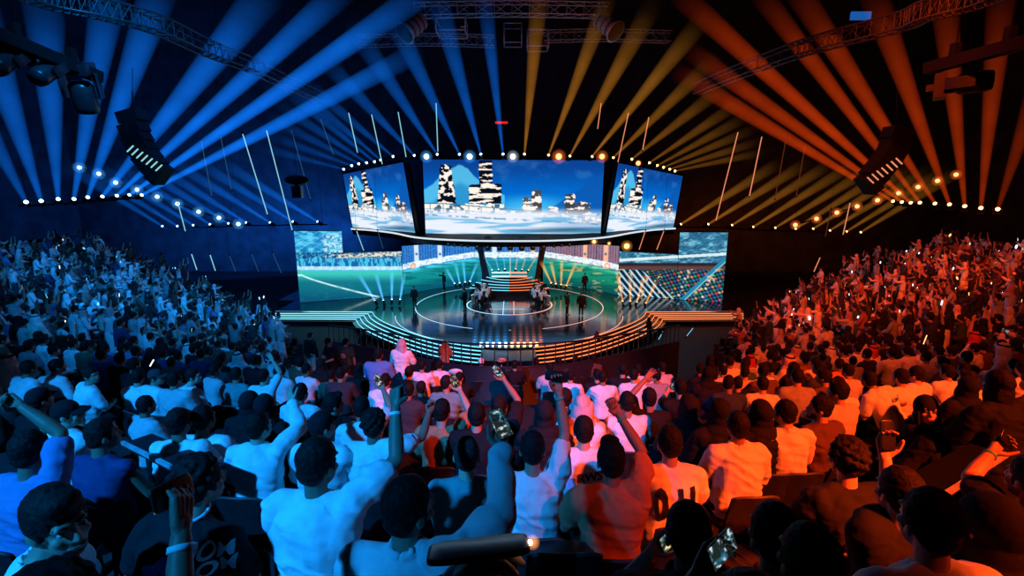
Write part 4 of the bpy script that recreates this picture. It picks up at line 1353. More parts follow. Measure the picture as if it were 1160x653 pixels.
def make_person(sp, vox, label, group=None, cat='person'):
    """builds one person at the origin; returns its Empty"""
    J = pose_of(sp)
    sd = sp.get('seed', 1)
    r = empty('person'); tag(r, label, cat, group)
    fine = vox < .012
    body = remesh(skin_shape(sp, J), vox, 3, .5, name='body')
    bm = bmesh.new(); bm.from_mesh(body)
    for s, k in ((1, 'R'), (-1, 'L')):
        hp = sp.get('hand' + k, 'relaxed')
        f = (J['wr' + k] - J['el' + k]).normalized()
        palm = sp.get('palm' + k, Vector((0, -1, 0)) if J['wr' + k].z > .6 else Vector((-s * .3, -.1, -1)))
        fd = (f + Vector(sp.get('bend' + k, (0, 0, 0)))).normalized()
        M = hand_matrix(J['wr' + k] + f * .012, fd, palm, s)
        J['hm' + k] = M
        hm = hand_mesh(hp).copy(); hm.transform(M)
        if s < 0: hm.flip_normals()
        bm.from_mesh(hm); bpy.data.meshes.remove(hm)
    bm.to_mesh(body); bm.free()
    body.polygons.foreach_set('use_smooth', [True] * len(body.polygons))
    b = link_mesh('body', body, M_skin, r); b.color = (*sp.get('skin', SKIN[0]), 1)
    c = TX[sp.get('top', 'white')]
    sh = link_mesh('shirt', remesh(cloth_shape(sp, J), vox * 1.15, 5, .5, folds(sp.get('fold', .036), sd), 'shirt'), M_cloth, r); sh.color = (*c, 1)
    lc = TX[sp.get('bottom', 'black')]
    lg = link_mesh('robe' if sp.get('robe') else 'trousers', remesh(legs_shape(sp, J, robe=sp.get('robe')), vox * 1.6, 3, .5, folds(.008, sd + 5), 'trousers'), M_cloth, r); lg.color = (*(c if sp.get('robe') else lc), 1)
    for k in 'RL':
        MB().caps(J['an' + k] + Vector((0, -.03, -.03)), J['an' + k] + Vector((0, .15, -.045)), .042, .035, 8).build('shoe', M_shoe, r, True)
    hk = sp.get('hair', 'short')
    if hk != 'none':
        nm = {'scarf': 'headscarf', 'ghutra': 'headcloth', 'cap': 'cap'}.get(hk, 'hair')
        if nm == 'hair':
            ho = link_mesh(nm, remesh(hair_shape(hk, J), max(vox * .75, .006), 1, .4, strands(.011 if hk == 'curly' else .006, sd), 'hair'), M_hair, r)
            ho.color = (*sp.get('haircol', (.012, .01, .009)), 1)
        else:
            ho = link_mesh(nm, remesh(hair_shape(hk, J), vox, 4, .5, folds(.01 if hk != 'cap' else .001, sd), nm), M_cloth, r)
            ho.color = (*TX[sp.get('head', 'white' if hk == 'ghutra' else 'black')], 1)
        if hk == 'cap':
            bo = brim_shape(J).build('brim', M_cloth, ho, True); bo.color = ho.color
            crop = link_mesh('hair', remesh(hair_shape('crop', J), vox, 1, .4, strands(.004), 'hair'), M_hair, r); crop.color = (.012, .01, .009, 1)
        if hk == 'ghutra' and sp.get('head', 'white') == 'white':
            g = MB(); H = J['HR']
            for dz in (.0, .016):
                g.path([J['head'] + H @ Vector((.083 * math.cos(a), -.008 + .102 * math.sin(a), .085 + dz)) for a in [2 * PI * i / 24 for i in range(25)]], .009, 6)
            go = g.build('head_ring', M_cloth, r, True); go.color = (.01, .01, .01, 1)
    for k in 'RL':
        if sp.get('band' + k):
            f = (J['wr' + k] - J['el' + k]).normalized(); p = J['wr' + k] - f * .035
            MB().path([p - f * .009, p - f * .008, p + f * .008, p + f * .009], [.028, .0335, .032, .026], 16).build('wristband', M_band if sp['band' + k] == 1 else M_bandp, r, True)
    if sp.get('beard') and fine:
        m = MB(); H, hp = J['HR'], J['head']
        for s in (-1, 0, 1):
            m.ell(hp + H @ Vector((s * .045, .045 + .03 * (s == 0), -.075 - .02 * (s == 0))), (.022, .03, .035), H, 10, 7)
        m.caps(hp + H @ Vector((-.026, .1, -.052)), hp + H @ Vector((.026, .1, -.052)), .006, .006, 6)
        link_mesh('beard', remesh(m, .007, 2, .5, strands(.005, 3), 'beard'), M_hair, r).color = (.012, .01, .009, 1)
    if sp.get('face') and fine:
        H, hp = J['HR'], J['head']
        we = solid('eye white', (.32, .32, .32), .4); ir = solid('iris', (.02, .012, .008), .2); lipm = solid('lips', (.3, .1, .08), .45); tooth = solid('teeth', (.75, .75, .72), .3)
        for s in (-1, 1):
            e = MB().ell(hp + H @ Vector((s * .031, .083, .008)), (.014, .011, .009), H, 12, 8).build('eye', we, r, True)
            MB().ell(hp + H @ Vector((s * .031, .0925, .008)), (.0058, .004, .0058), H, 10, 7).build('iris', ir, e, True)
            MB().path([hp + H @ Vector((s * (.014 + .0115 * i), .0975 - .0035 * i - .0012 * i * i, .031 + .004 * math.sin(i * .9))) for i in range(4)], [.003, .0042, .004, .002], 6).build('eyebrow', M_hair, r, True).color = (.012, .01, .009, 1)
        MB().path([hp + H @ Vector((x, .1055 - 9 * x * x, -.06 + 9 * x * x)) for x in (-.026, -.013, 0, .013, .026)], [.002, .0045, .005, .0045, .002], 6).build('upper_lip', lipm, r, True)
        MB().path([hp + H @ Vector((x, .103 - 9 * x * x, -.076 + 16 * x * x)) for x in (-.024, -.012, 0, .012, .024)], [.002, .005, .006, .005, .002], 6).build('lower_lip', lipm, r, True)
        MB().path([hp + H @ Vector((x, .1025 - 9 * x * x, -.0665 + 10 * x * x)) for x in (-.02, -.01, 0, .01, .02)], [.002, .0045, .005, .0045, .002], 6).build('teeth', tooth, r, True)
    r['J'] = 0; del r['J']
    return r, J

# ------------------------------------------------------------------ phones
def phone_picture(seed):
    H, W = 40, 22
    x, y = np.meshgrid(np.linspace(0, 1, W), np.linspace(0, 1, H))
    n = fbm(x * 5, y * 9, seed)
    img = mixc(colr(x.shape, 30, 40, 38), colr(x.shape, *((250, 225, 150), (200, 225, 235), (235, 235, 240))[seed % 3]), sm(n, .52, .7))
    img = mixc(img, colr(x.shape, 40, 130, 170), sm(fbm(x * 4, y * 6, seed + 4), .55, .7) * .6)
    return img
SCREEN_P = vcol_screen('phone screen picture', 1.0)
_ph = {}
def phone_meshes(k):
    if k not in _ph:
        m = MB()
        rr = ring(Vector((0, 0, 0)), .037, .077, Matrix.Identity(3), 28, 6)
        m.loft([[Vector((x * s, z, y * s)) for x, y, _ in rr] for s, z in ((.93, -.0045), (1, -.003), (1, .003), (.93, .0045))])
        shell = m.mesh('shell')
        holder = bpy.data.objects.new('holder', None)
        x, y = np.meshgrid(np.linspace(-.0345, .0345, 22), np.linspace(.073, -.073, 40))
        pts = np.stack([-x, np.full(x.shape, .0049), y], -1)
        holder.location = (0, 0, 0)
        o = picture_mesh('screen', pts, phone_picture(k), SCREEN_P, holder)
        scr = o.data; bpy.data.objects.remove(o); bpy.data.objects.remove(holder)
        l = MB()
        for dx, dz in ((.018, .058), (.018, .036), (.002, .047)):
            l.path([(dx, -.0045, dz), (dx, -.0068, dz)], [.008, .0075], 10)
        _ph[k] = (shell, scr, l.mesh('camera_lens'))
    return _ph[k]
def phone(M, label, k=1, group=None, torch=False, lit=True):
    """M: matrix whose +Y is the side the screen shows to"""
    r = empty('phone'); r.matrix_world = M
    tag(r, label, 'phone', group)
    a, b, c = phone_meshes(k)
    link_mesh('shell', a, M_phone, r)
    if lit: link_mesh('screen', b, None, r)
    link_mesh('camera_lens', c, M_plastic, r)
    if torch:
        MB().ell((.0, -.008, .06), (.008, .004, .008), n=10, m=7).build('torch', glow('phone torch', rgb(255, 225, 170), 30), r, True)
    return r

# ------------------------------------------------------------------ chair
def make_chair(label, slots=False):
    r = empty('stand_chair'); tag(r, label, 'chair')
    MB().loft([[Vector((x, y, z)) for x, y, _ in ring(Vector((0, .02, 0)), .225 * s, .215 * s, Matrix.Identity(3), 24, 5)] for s, z in ((.9, -.055), (1, -.045), (1, -.02), (.92, -.008))]).build('seat', M_plastic, r, True)
    m = MB(); g = []
    for j in range(9):
        t = j / 8
        row = []
        for i in range(13):
            x = -1 + 2 * i / 12
            wz = .2 * (1 - .08 * t)
            row.append(Vector((wz * x, -.2 - .06 * t + .035 * (1 - x * x) * -1, -.02 + .34 * t - .035 * t * t * abs(x) ** 4)))
        g.append(row)
    m.sheet(g); m.sheet([[p + Vector((0, -.022, 0)) for p in row] for row in reversed(g)])
    edge = g[-1]
    m.sheet([edge, [p + Vector((0, -.022, 0)) for p in edge]])
    m.build('backrest', M_plastic, r, True)
    MB().path([p + Vector((0, -.011, .004)) for p in edge], .011, 6).build('top_edge', M_edgep, r, True)
    if slots:
        for dx, dz, w in ((-.075, .3, .05), (.075, .3, .05), (0, .22, .08)):
            MB().box((dx, -.285, dz), (w, .006, .018)).build('hand_slot', L_pink, r, True)  # glints in the grip slots, painted as emission
    for sx in (-1, 1):
        for y0, y1 in ((.17, .2), (-.17, -.22)):
            MB().tube((sx * .19, y0, -.04), (sx * .2, y1, -.44), .013, n=6).build('leg', M_black, r, True)
    return r
# ------------------------------------------------------------------ placing people in the stand
def on_heads(u, v, lift=0.0):
    """where the line of sight through a seated head at (u, v) meets the height of seated heads over the stand"""
    a, b = ray(u, v)
    f = lambda t: CAMZ + b * t - (5.5 + lift + .3 * (to_polar(a * t, t)[0] - 29))
    t, step = .5, .05
    while t < 60 and f(t) > 0: t += step
    return Vector((a * t, t, CAMZ + b * t)), t
def tread(x, y):
    k = int((to_polar(x, y)[0] - ROW0) / STEP)
    return tier_z(k)
def sphere_hit(u, v, c, R, far=True):
    a, b = ray(u, v)
    o = Vector((0, 0, CAMZ)); d = Vector((a, 1, b)).normalized()
    m = (c - o).dot(d); q = (c - o).length_squared - R * R
    D = m * m - q
    if D < 0: return o + d * m
    return o + d * (m + math.sqrt(D) * (1 if far else -1))
HEROES = []          # (u, v, half size in pixels) of the heads already placed
PLACED = []          # seat positions taken
CHAIRS = []
AISLES = (0, -52, -27, 27, 52)
def hero(u, v, label, top='white', hair='short', R=None, L=None, k=1.0, turn=0.0, group=None, chair=True, tail='', lift=None, at=None, vox=None, **kw):
    sp = dict(top=top, hair=hair, seed=int(u * 7 + v) % 97, **kw)
    sp.setdefault('skin', SKIN[int(u + v) % 4])
    stand = sp.get('stand')
    if at is not None: head = Vector(at)
    else:
        head, t = on_heads(u, v, (.37 if stand else 0) if lift is None else lift)
        if k != 1.0: head = Vector((0, 0, CAMZ)) + (head - Vector((0, 0, CAMZ))) * k
    rz = math.atan2(-(SC.x - head.x), SC.y - head.y) + math.radians(turn)
    Rm = Matrix.Rotation(rz, 3, 'Z')
    J = pose_of(sp)
    hip = head - Rm @ J['head']
    fz = tread(hip.x, hip.y) - hip.z
    sp['floor'] = max(-.62, min(-.34, fz))
    for side, arm in (('R', R), ('L', L)):
        if arm is None: continue
        if isinstance(arm, str): sp['arm' + side] = arm; continue
        s = 1 if side == 'R' else -1
        sh = hip + Rm @ (J['lean'] @ Vector((s * .165, -.005, .535)))
        w = sphere_hit(arm[0], arm[1], sh, arm[4] if len(arm) > 4 else .5, arm[5] if len(arm) > 5 else True)
        sp['arm' + side] = Rm.transposed() @ (w - hip)
        sp['hand' + side] = arm[2]
        sp.setdefault('palm' + side, Rm.transposed() @ Vector((0, -1, .15)))
    d = proj(head)[2]
    r, J = make_person(sp, vox or (.0085 if d < 3.4 else .011 if d < 6 else .014), label, group)
    r.location = hip; r.rotation_euler = (0, 0, rz)
    HEROES.append((u, v, FPX * .11 / d)); PLACED.append((hip.x, hip.y))
    W = Matrix.Translation(hip) @ Rm.to_4x4()
    out = {'root': r, 'J': J, 'W': W, 'rz': rz, 'sp': sp}
    for side, arm in (('R', R), ('L', L)):
        if arm is not None and not isinstance(arm, str) and len(arm) > 3 and arm[3]:
            M = W @ J['hm' + side] @ Matrix.Translation((0, .03, .108)) @ Matrix.Rotation(math.radians(arm[3].get('roll', 0)), 4, 'Y')
            phone(M, arm[3]['label'], arm[3].get('pic', 1), None, arm[3].get('torch', False), arm[3].get('lit', True))
    if chair and not stand and v < 700: CHAIRS.append((u, v, label, hip.copy(), rz, -fz))
    return out

SHIRT_BACK = {}
def print_on(h, text, size, x, z, mat, rot=0.0, squeeze=1.0, name='lettering', depth=.011):
    """letters laid on the back of a shirt"""
    sh = [c for c in h['root'].children if c.name.startswith('shirt')][0]
    cu = bpy.data.curves.new(name, 'FONT'); cu.body = text; cu.size = size; cu.align_x = 'CENTER'; cu.resolution_u = 3; cu.offset = size * .03
    o = bpy.data.objects.new('temporary', cu); COL.objects.link(o)
    dg = bpy.context.evaluated_depsgraph_get()
    me = bpy.data.meshes.new_from_object(o.evaluated_get(dg)); bpy.data.objects.remove(o)
    lay_on(h, sh, me, x, z, mat, rot, squeeze, name, depth)
def lay_on(h, sh, me, x, z, mat, rot, squeeze, name, depth):
    bm = bmesh.new(); bm.from_mesh(me)
    bmesh.ops.triangulate(bm, faces=bm.faces)
    for it in range(6):
        e = [e for e in bm.edges if e.calc_length() > .011]
        if not e: break
        bmesh.ops.subdivide_edges(bm, edges=e, cuts=1)
    tree = BVHTree.FromPolygons([v.co[:] for v in sh.data.vertices], [p.vertices[:] for p in sh.data.polygons])
    c, s = math.cos(rot), math.sin(rot)
    for v in bm.verts:
        a, b = v.co.x * squeeze, v.co.y
        px, pz = x + a * c - b * s, z + a * s + b * c
        hit = tree.ray_cast(Vector((px, -1, pz)), Vector((0, 1, 0)))
        v.co = Vector((px, (hit[0].y if hit[0] else -.1) - depth, pz))
    bm.to_mesh(me); bm.free(); me.materials.clear()
    o = link_mesh(name, me, mat, sh)
    return o
def blob_on(h, pts, x, z, mat, name='print', depth=.006):
    sh = [c for c in h['root'].children if c.name.startswith('shirt')][0]
    me = bpy.data.meshes.new(name); me.from_pydata([(a, b, 0) for a, b in pts], [], [tuple(range(len(pts)))])
    return lay_on(h, sh, me, x, z, mat, 0, 1, name, depth)

INK = {k: solid('print ' + k, c, .7) for k, c in (('white', (.75, .76, .78)), ('black', (.012, .012, .014)), ('blue', (.06, .16, .6)), ('orange', (.6, .2, .06)), ('sky', (.1, .45, .8)), ('navy', (.03, .05, .14)))}
ph = lambda label, pic=1, roll=0, **k: dict(label=label, pic=pic, roll=roll, **k)

# ---- blue half, nearest rows
A = hero(360, 527, 'man in white short-sleeved shirt raising a dark phone high, cyan wristband', 'white', 'short', R=(448, 462, 'fist', ph('dark phone held up by the man with the cyan wristband', 2, -18, lit=False)), k=.8, bandR=1, pitch=-4, turn=-6, yaw=-14, palmR=(.3, 1, .1), lean=0)
B = hero(463, 578, 'bearded man in white long-sleeved robe holding up a bright phone', 'white', 'short', R=(567, 512, 'grip', ph('bright phone tilted in the hand of the bearded man in white', 1, 22)), k=.86, sleeve='long', collar=1, bandR=2, beard=1, yaw=-32, robe=1, lean=6, turn=-8)
C_ = hero(603, 510, 'man in pale pink tee with one arm straight up, green wristband', 'white', 'short', R=(633, 446, 'pinch', ph('dark phone held sideways over the man in pale pink tee', 2, 75, lit=False)), bandR=2, yaw=0, turn=0)
hero(529, 517, 'man with cropped hair in dark green tee beside the bright phone', 'teal', 'crop', haircol=(.03, .028, .026))
DOM = hero(227, 549, 'curly-haired man in black tee with cut-off words on its back', 'black', 'curly', lean=16, yaw=-25, tilt=4, k=.93)
print_on(DOM, 'DOM', .085, .185, .44, INK['white'], -.06)
print_on(DOM, 'DOM', .085, .192, .37, INK['white'], -.06)
for i in range(3):
    blob_on(DOM, [(.036 * math.cos(t) * (1 - .3 * (j % 2)), .02 * math.sin(t)) for j, t in enumerate([2 * PI * q / 12 for q in range(12)])], 0.13 + .06 * i, .335 - .012 * i, INK['orange'], 'orange_print')
blob_on(DOM, [((.1 + .02 * math.sin(5 * t)) * math.cos(t), (.06 + .012 * math.cos(4 * t)) * math.sin(t)) for t in [2 * PI * q / 28 for q in range(28)]], 0.03, .40, INK['blue'], 'blue_print', .004)
J = DOM['J']
MB().path([J['neck'] + Vector((.07 * math.cos(a), .01 + .068 * math.sin(a), .035 + .01 * math.sin(a))) for a in [2 * PI * i / 24 for i in range(25)]], .008, 6).build('neck_strap', M_lanyard, DOM['root'], True)

F1 = hero(66, 592, 'laughing dark-haired man in white collared shirt turned toward the camera side', 'white', 'quiff', turn=-58, yaw=-52, pitch=-6, roll=6, k=.86, face=1, collar=1, lean=12, skin=SKIN[1])
hero(66, 706, 'dark curly head of a person at the bottom edge below the laughing man', 'charcoal', 'curly', k=.86)
hero(165, 742, 'person reaching up with a thin phone seen edge on, cyan wristband', 'black', 'short', R=(205, 606, 'pinch', ph('thin phone seen edge on in the hand with cyan wristband', 3, 68)), k=.92, bandR=1, palmR=(-1, .2, 0), hintR=(-.2, -.3, -1))
hero(36, 512, 'dark-haired man in grey-blue shirt with one arm up behind the laughing man', 'blue', 'short', R=(26, 462, 'fist'), skin=SKIN[3], k=.95)
hero(76, 470, 'man in black peaked cap and white shirt looking sideways', 'white', 'cap', yaw=-50, R=(66, 500, 'grip', ph('small phone held low by the man in black peaked cap', 4, 0), .45), turn=-8)
hero(116, 494, 'close-cropped man in navy vest next to the black peaked cap', 'navy', 'crop', yaw=-30, sleeve='none', skin=SKIN[3])
hero(103, 426, 'man in white polo with dark trim, face in profile', 'white', 'short', yaw=-62, turn=-22, R=(128, 457, 'fist', None, .42), lean=8)
hero(65, 416, 'bent man in bright white robe before the man in white polo', 'white', 'short', yaw=-20, lean=16, sleeve='long')
hero(33, 418, 'man in white robe nearest the edge in the bent pair', 'white', 'short', lean=14, sleeve='long')
J1 = hero(177, 428, 'man in flat cap and white jersey with small dark marks on its back', 'white', 'cap', yaw=-55, head='charcoal', turn=-18, lean=8)
print_on(J1, 'N 10', .07, 0, .36, INK['navy'], 0, 1.0)
hero(203, 480, 'dark-haired man in white robe, first of two sitting shoulder to shoulder', 'white', 'short', sleeve='long', tilt=-5)
hero(231, 476, 'dark-haired man in white robe, second of two sitting shoulder to shoulder', 'white', 'short', sleeve='long', yaw=-8)
hero(293, 485, 'man in white shirt waving an open hand above his shoulder', 'white', 'short', R=(331, 456, 'open'), sleeve='long', palmR=(0, 1, .1), yaw=-20)
hero(283, 458, 'person in black headscarf before the man who waves', 'black', 'scarf', sleeve='long', robe=1)
hero(300, 462, 'person in black headscarf touching the first black headscarf', 'black', 'scarf', sleeve='long', robe=1)
hero(219, 427, 'man in cream robe leaning toward his neighbour with pale headcloth', 'white', 'short', sleeve='long', lean=14, yaw=-50, turn=-15)
hero(198, 431, 'man in pale blue shirt beside the leaning man in cream robe', 'pale grey', 'short')
hero(268, 425, 'man in sea-green tee two seats from the flat cap row', 'teal', 'short')
hero(299, 427, 'man in white shirt with thin bare arm raised, hand in the light', 'white', 'short', R=(309, 409, 'open'), fold=.01)
hero(365, 484, 'man in black skullcap and white shirt looking over his shoulder', 'white', 'cap', yaw=-38, sleeve='long')
hero(341, 446, 'dark-haired man in white robe under the standing man in black jacket', 'white', 'short', sleeve='long', yaw=-10)
hero(378, 459, 'man with full dark hair, face in profile, in black tee', 'black', 'quiff', yaw=-50)
hero(410, 463, 'man in white tee holding a tiny lit phone at head height', 'white', 'short', R=(434, 441, 'grip', ph('tiny lit phone at head height left of the raised dark phone'.replace(' left of', ' near'), 5, 0)))
UN = hero(424, 483, 'curly-haired man in striped white jersey with raised fist', 'white', 'curly', R=(486, 468, 'fist'), turn=-6)
print_on(UN, 'UN', .12, .03, .26, INK['navy'], -.1, 1)
for t in (.2, .42, .64):
    p = UN['J']['shR'].lerp(UN['J']['elR'], t); d = (UN['J']['elR'] - UN['J']['shR']).normalized()
    MB().path([p - d * .008, p + d * .008], [.0735 - .008 * t, .0735 - .008 * t], 18).build('sleeve_stripe', INK['navy'], UN['root'], True)
hero(501, 467, 'dark-haired man in rust tee with striped sleeve lifting a phone', 'rust', 'short', R=(521, 443, 'grip', ph('small phone in the hand of the man in rust tee', 6, 0)), yaw=-15)
hero(506, 435, 'man in dull teal tee bent forward near the round fan', 'teal', 'short', yaw=-40)
hero(478, 415, 'man in pale blue robe sitting in the front row near the ghutra', 'white', 'short', sleeve='long')
hero(498, 414, 'man in white robe with a round fan beside him in the front row', 'white', 'short', sleeve='long')
hero(437, 432, 'man in white tee with patterned hem behind the striped headcloth', 'white', 'crop')

# ---- middle and orange half
hero(540, 472, 'dark-haired man in black tee with an orange-clad neighbour', 'black', 'short')
hero(565, 462, 'person in black with bare arm up holding a lit phone', 'black', 'short', R=(571, 431, 'grip', ph('lit phone on the bare arm before the middle of the rail', 7, 0)))
RW = hero(661, 489, 'man in white jersey with blue stripes and dark letters RWS', 'white', 'short', k=1.04)
print_on(RW, 'RWS', .095, .03, .385, INK['black'], .05, 1)
for x in (-.11,): blob_on(RW, [(-.035, -.1), (.03, -.1), (.02, .07), (-.05, .06)], x, .34, INK['sky'], 'blue_stripe')
hero(692, 523, 'black-haired man in rust shirt with bent arm and raised fist', 'rust', 'quiff', R=(701, 470, 'fist'), bandR=2, k=1.0)
hero(710, 457, 'man in orange-lit white shirt behind the raised fist', 'white', 'short')
TEN = hero(758, 503, 'man in white jersey with huge dark numerals on the back', 'white', 'short')
print_on(TEN, '0', .3, -.1, .26, INK['black'], 0, .62, 'numeral')
print_on(TEN, '1', .3, .03, .26, INK['black'], 0, .7, 'numeral')
print_on(TEN, '1', .3, .12, .26, INK['black'], 0, .7, 'numeral')
hero(835, 484, 'man in pale collared shirt sitting upright between two dark neighbours', 'white', 'short', sleeve='long', collar=1)
hero(889, 469, 'man in bright collared shirt, head turned, next to the upright man', 'white', 'short', sleeve='long', collar=1, yaw=18)
hero(815, 468, 'person in black headscarf directly before the upright man in pale shirt', 'black', 'scarf', robe=1, sleeve='long')
hero(862, 470, 'person in black headscarf between the two men in collared shirts', 'black', 'scarf', robe=1, sleeve='long')
hero(780, 462, 'person in black headscarf before the jersey with numerals', 'black', 'scarf', robe=1, sleeve='long')
hero(929, 463, 'bearded man in brown tee seen in profile', 'brown', 'short', yaw=42, turn=10, beard=1)
AL = hero(984, 431, 'leaning man in white patterned jersey with small arched lettering', 'white', 'short', lean=26, tilt=-16)
print_on(AL, 'ALMHD', .06, 0, .4, INK['navy'], .1)
FW = hero(1049, 466, 'smiling person in black headscarf facing the camera', 'black', 'scarf', yaw=118, turn=35, pitch=14, face=1, robe=1, sleeve='long', skin=SKIN[2])
hero(1020, 428, 'man in white shirt, nearer of the pair behind the smiling face', 'white', 'short')
hero(1037, 425, 'man in white shirt with dark beard, farther of the pair behind the smiling face', 'white', 'short', yaw=20)
hero(1018, 560, 'person in black holding a small phone with one thin hand', 'black', 'short', L=(1003, 520, 'grip', ph('small dark phone held by a thin hand near the leaning jersey', 8, 0, lit=False), .42), hintL=(.2, -.2, -1))
hero(1130, 437, 'tall person in black standing in the aisle at the edge', 'black', 'long', k=1.2, stand=1, robe=1, sleeve='long')
hero(1168, 545, 'person at the edge raising a phone, bracelet on the wrist', 'black', 'short', L=(1124, 512, 'pinch', ph('phone held sideways by the hand with a bracelet', 8, 70, lit=False)), bandL=2)
hero(1052, 594, 'dark-haired man in orange-lit tee nearest the bottom corner', 'white', 'short', k=.9, yaw=-4, turn=2)
hero(958, 522, 'person in black with thick dark hair behind the bearded man', 'black', 'curly')
hero(778, 606, 'person in black with thick hair holding a bright map-like phone', 'black', 'short', L=(737, 626, 'grip', ph('bright phone showing a yellow map near the bottom', 9, 0), .42), k=1)
hero(850, 715, 'person below the frame edge lifting a large olive phone', 'black', 'short', L=(790, 652, 'grip', ph('large olive phone with lit corner in an orange-lit hand', 10, 12)), k=.84)
TPH = hero(585, 745, 'person below the frame edge holding out a phone with its torch on', 'rust', 'short', L=(506, 668, 'grip', None, .5, False), k=.86, palmL=(.7, -.3, .6))
Z_ = Vector((1, .1, .06)).normalized(); X_ = Vector((0, .3, .95)).cross(Z_).normalized(); Y_ = Z_.cross(X_)
M = Matrix((X_, Y_, Z_)).transposed().to_4x4(); hq = (TPH['W'] @ TPH['J']['hmL']).translation; hd = (Vector((0, 0, CAMZ)) - hq).normalized(); M.translation = hq + hd * .05 + Vector((.045, 0, .065)) 
TP = phone(M, 'black phone lying flat in a hand with its torch shining', 2, None, False, False)
MB().ell((0, 0, .079), (.006, .004, .004), n=10, m=7).build('torch', glow('phone torch', rgb(255, 228, 180), 14, False), TP, True)
me = ball(.012, .6); me.transform(Matrix.Translation((0, 0, .083))); me.materials.append(H_soft['amber']); link_mesh('glare_ball', me, None, TP)  # glare of the torch, painted as a glowing ball
hero(876, 610, 'person in black hunched in the dark before the map-like phone', 'black', 'short', k=.97)
hero(915, 640, 'person in black at the bottom edge with dark hair in shadow', 'black', 'short', k=.93)
hero(1120, 600, 'person in black at the edge beside the orange-lit tee', 'black', 'scarf', k=.95, robe=1)
hero(660, 462, 'person in pale pink headcloth lifting a phone with green wristband', 'white', 'ghutra', head='pink', R=(665, 466, 'grip', ph('dark round-cornered phone above the pale pink headcloth', 11, 20)), bandR=2, turn=-20)
hero(640, 452, 'person behind the straight arm holding a two-lens phone', 'black', 'short', R=(645, 452, 'grip', ph('silver phone with two lens rings above the crowd', 12, 8)))
hero(617, 470, 'person in black with hood and pale crumpled cloth', 'black', 'scarf', sleeve='long')
hero(735, 452, 'person in black with bare arm up before the standing black robe', 'black', 'short', L=(731, 430, 'open'), fold=.01)
hero(770, 440, 'person in dark clothes holding a red-lit bright phone', 'black', 'short', L=(757, 443, 'grip', ph('red-lit bright phone beside the standing black robe', 13, 0)))

# ---- front row before the rail
hero(545, 411, 'man in pale shirt and white cap in the front row', 'pale grey', 'cap', head='white')
hero(583, 414, 'person in dark clothes in the middle of the front row', 'black', 'short')
hero(607, 411, 'long-haired person in cream shirt in the front row', 'cream', 'long')
hero(623, 418, 'man in grey shirt next to the cream shirt in the front row', 'pale grey', 'short')
hero(633, 410, 'dark-haired person half hidden behind the grey shirt', 'charcoal', 'short')
hero(652, 408, 'man in black shirt in the front row beside the vest', 'black', 'short', yaw=-20)
hero(672, 407, 'man in brown vest with dark sleeves in the front row', 'brown', 'short')
# ---- people standing in front of the seats
hero(352, 381, 'man in black jacket and beige trousers standing in the aisle', 'black', 'short', stand=1, bottom='cream', sleeve='long', R='side', L='side', yaw=-50, turn=-10)
hero(372, 388, 'man in black tee standing between black jacket and printed green tee', 'black', 'short', stand=1, yaw=150, turn=150)
G = hero(392, 388, 'broad man in dark green tee with white print standing in the aisle', 'green', 'short', stand=1, R='side', L='side', bulk=1.18, yaw=-20)
for i in range(9):
    blob_on(G, [(.03 * math.cos(t), .016 * math.sin(t) * (1 + i % 2)) for t in [2 * PI * q / 9 for q in range(9)]], -.06 + .06 * (i % 3), .28 + .05 * (i // 3), INK['white'], 'white_print')
hero(411, 377, 'person in long black robe with long hair standing by the rail', 'black', 'long', stand=1, robe=1, sleeve='long', turn=170)
hero(455, 390, 'man in white robe and striped red headcloth standing before the rail', 'white', 'ghutra', head='pink', stand=1, robe=1, sleeve='long', yaw=-25, lift=.5)
hero(504, 389, 'man in pale striped headcloth standing at the rail on the blue half', 'cream', 'ghutra', head='cream', stand=1, robe=1, sleeve='long', lift=.35)
hero(676, 378, 'man in dark red headcloth standing at the rail on the orange half', 'black', 'ghutra', head='red', stand=1, robe=1, sleeve='long', lift=.35)
hero(735, 362, 'tall person in black robe and headscarf standing at the end of the rail', 'black', 'scarf', stand=1, robe=1, sleeve='long', lift=.6)
hero(429, 402, 'man in dull blue tee standing behind the rail near the striped headcloth', 'blue', 'crop', stand=1)
# ---- standing figures that stick out of the side stands
hero(177, 322, 'man in long pale shirt standing in the aisle of the blue stand', 'pale grey', 'short', stand=1, robe=1, sleeve='long')
hero(152, 358, 'man in pale robe standing below the man in long pale shirt', 'pale grey', 'short', stand=1, robe=1, sleeve='long')
hero(190, 305, 'thin man in white robe standing at the top of the blue aisle', 'white', 'short', stand=1, robe=1, sleeve='long')
hero(936, 372, 'man in white robe standing with phone in the orange stand', 'white', 'short', stand=1, robe=1, sleeve='long', R='fwd')
hero(880, 352, 'man in pale robe with both arms spread in the orange stand', 'white', 'short', stand=1, robe=1, sleeve='long', R='up', L=(868, 350, 'open'))
hero(971, 312, 'man in orange-lit robe standing high in the orange stand', 'white', 'short', stand=1, robe=1, sleeve='long')
hero(1031, 345, 'man in rust robe standing at the dark gap of the orange stand', 'rust', 'short', stand=1, robe=1, sleeve='long')

# round hand fans in the front row
for u, v, t in ((516, 421.5, 'pale oval hand fan next to the white robe in the front row'), (568, 408.5, 'pale oval hand fan behind the white cap in the front row')):
    p = on_heads(u, v)[0]
    r = empty('hand_fan', p); tag(r, t, 'fan')
    MB().loft([[p + Vector((.14 * math.cos(a), yy, .068 * math.sin(a))) for a in [2 * PI * i / 24 for i in range(24)]] for yy in (-.004, .004)]).build('blade', M_lanyard, r)
    MB().tube(p + Vector((0, 0, -.14)), p + Vector((.02, 0, -.3)), .01, n=6).build('handle', M_lanyard, r)
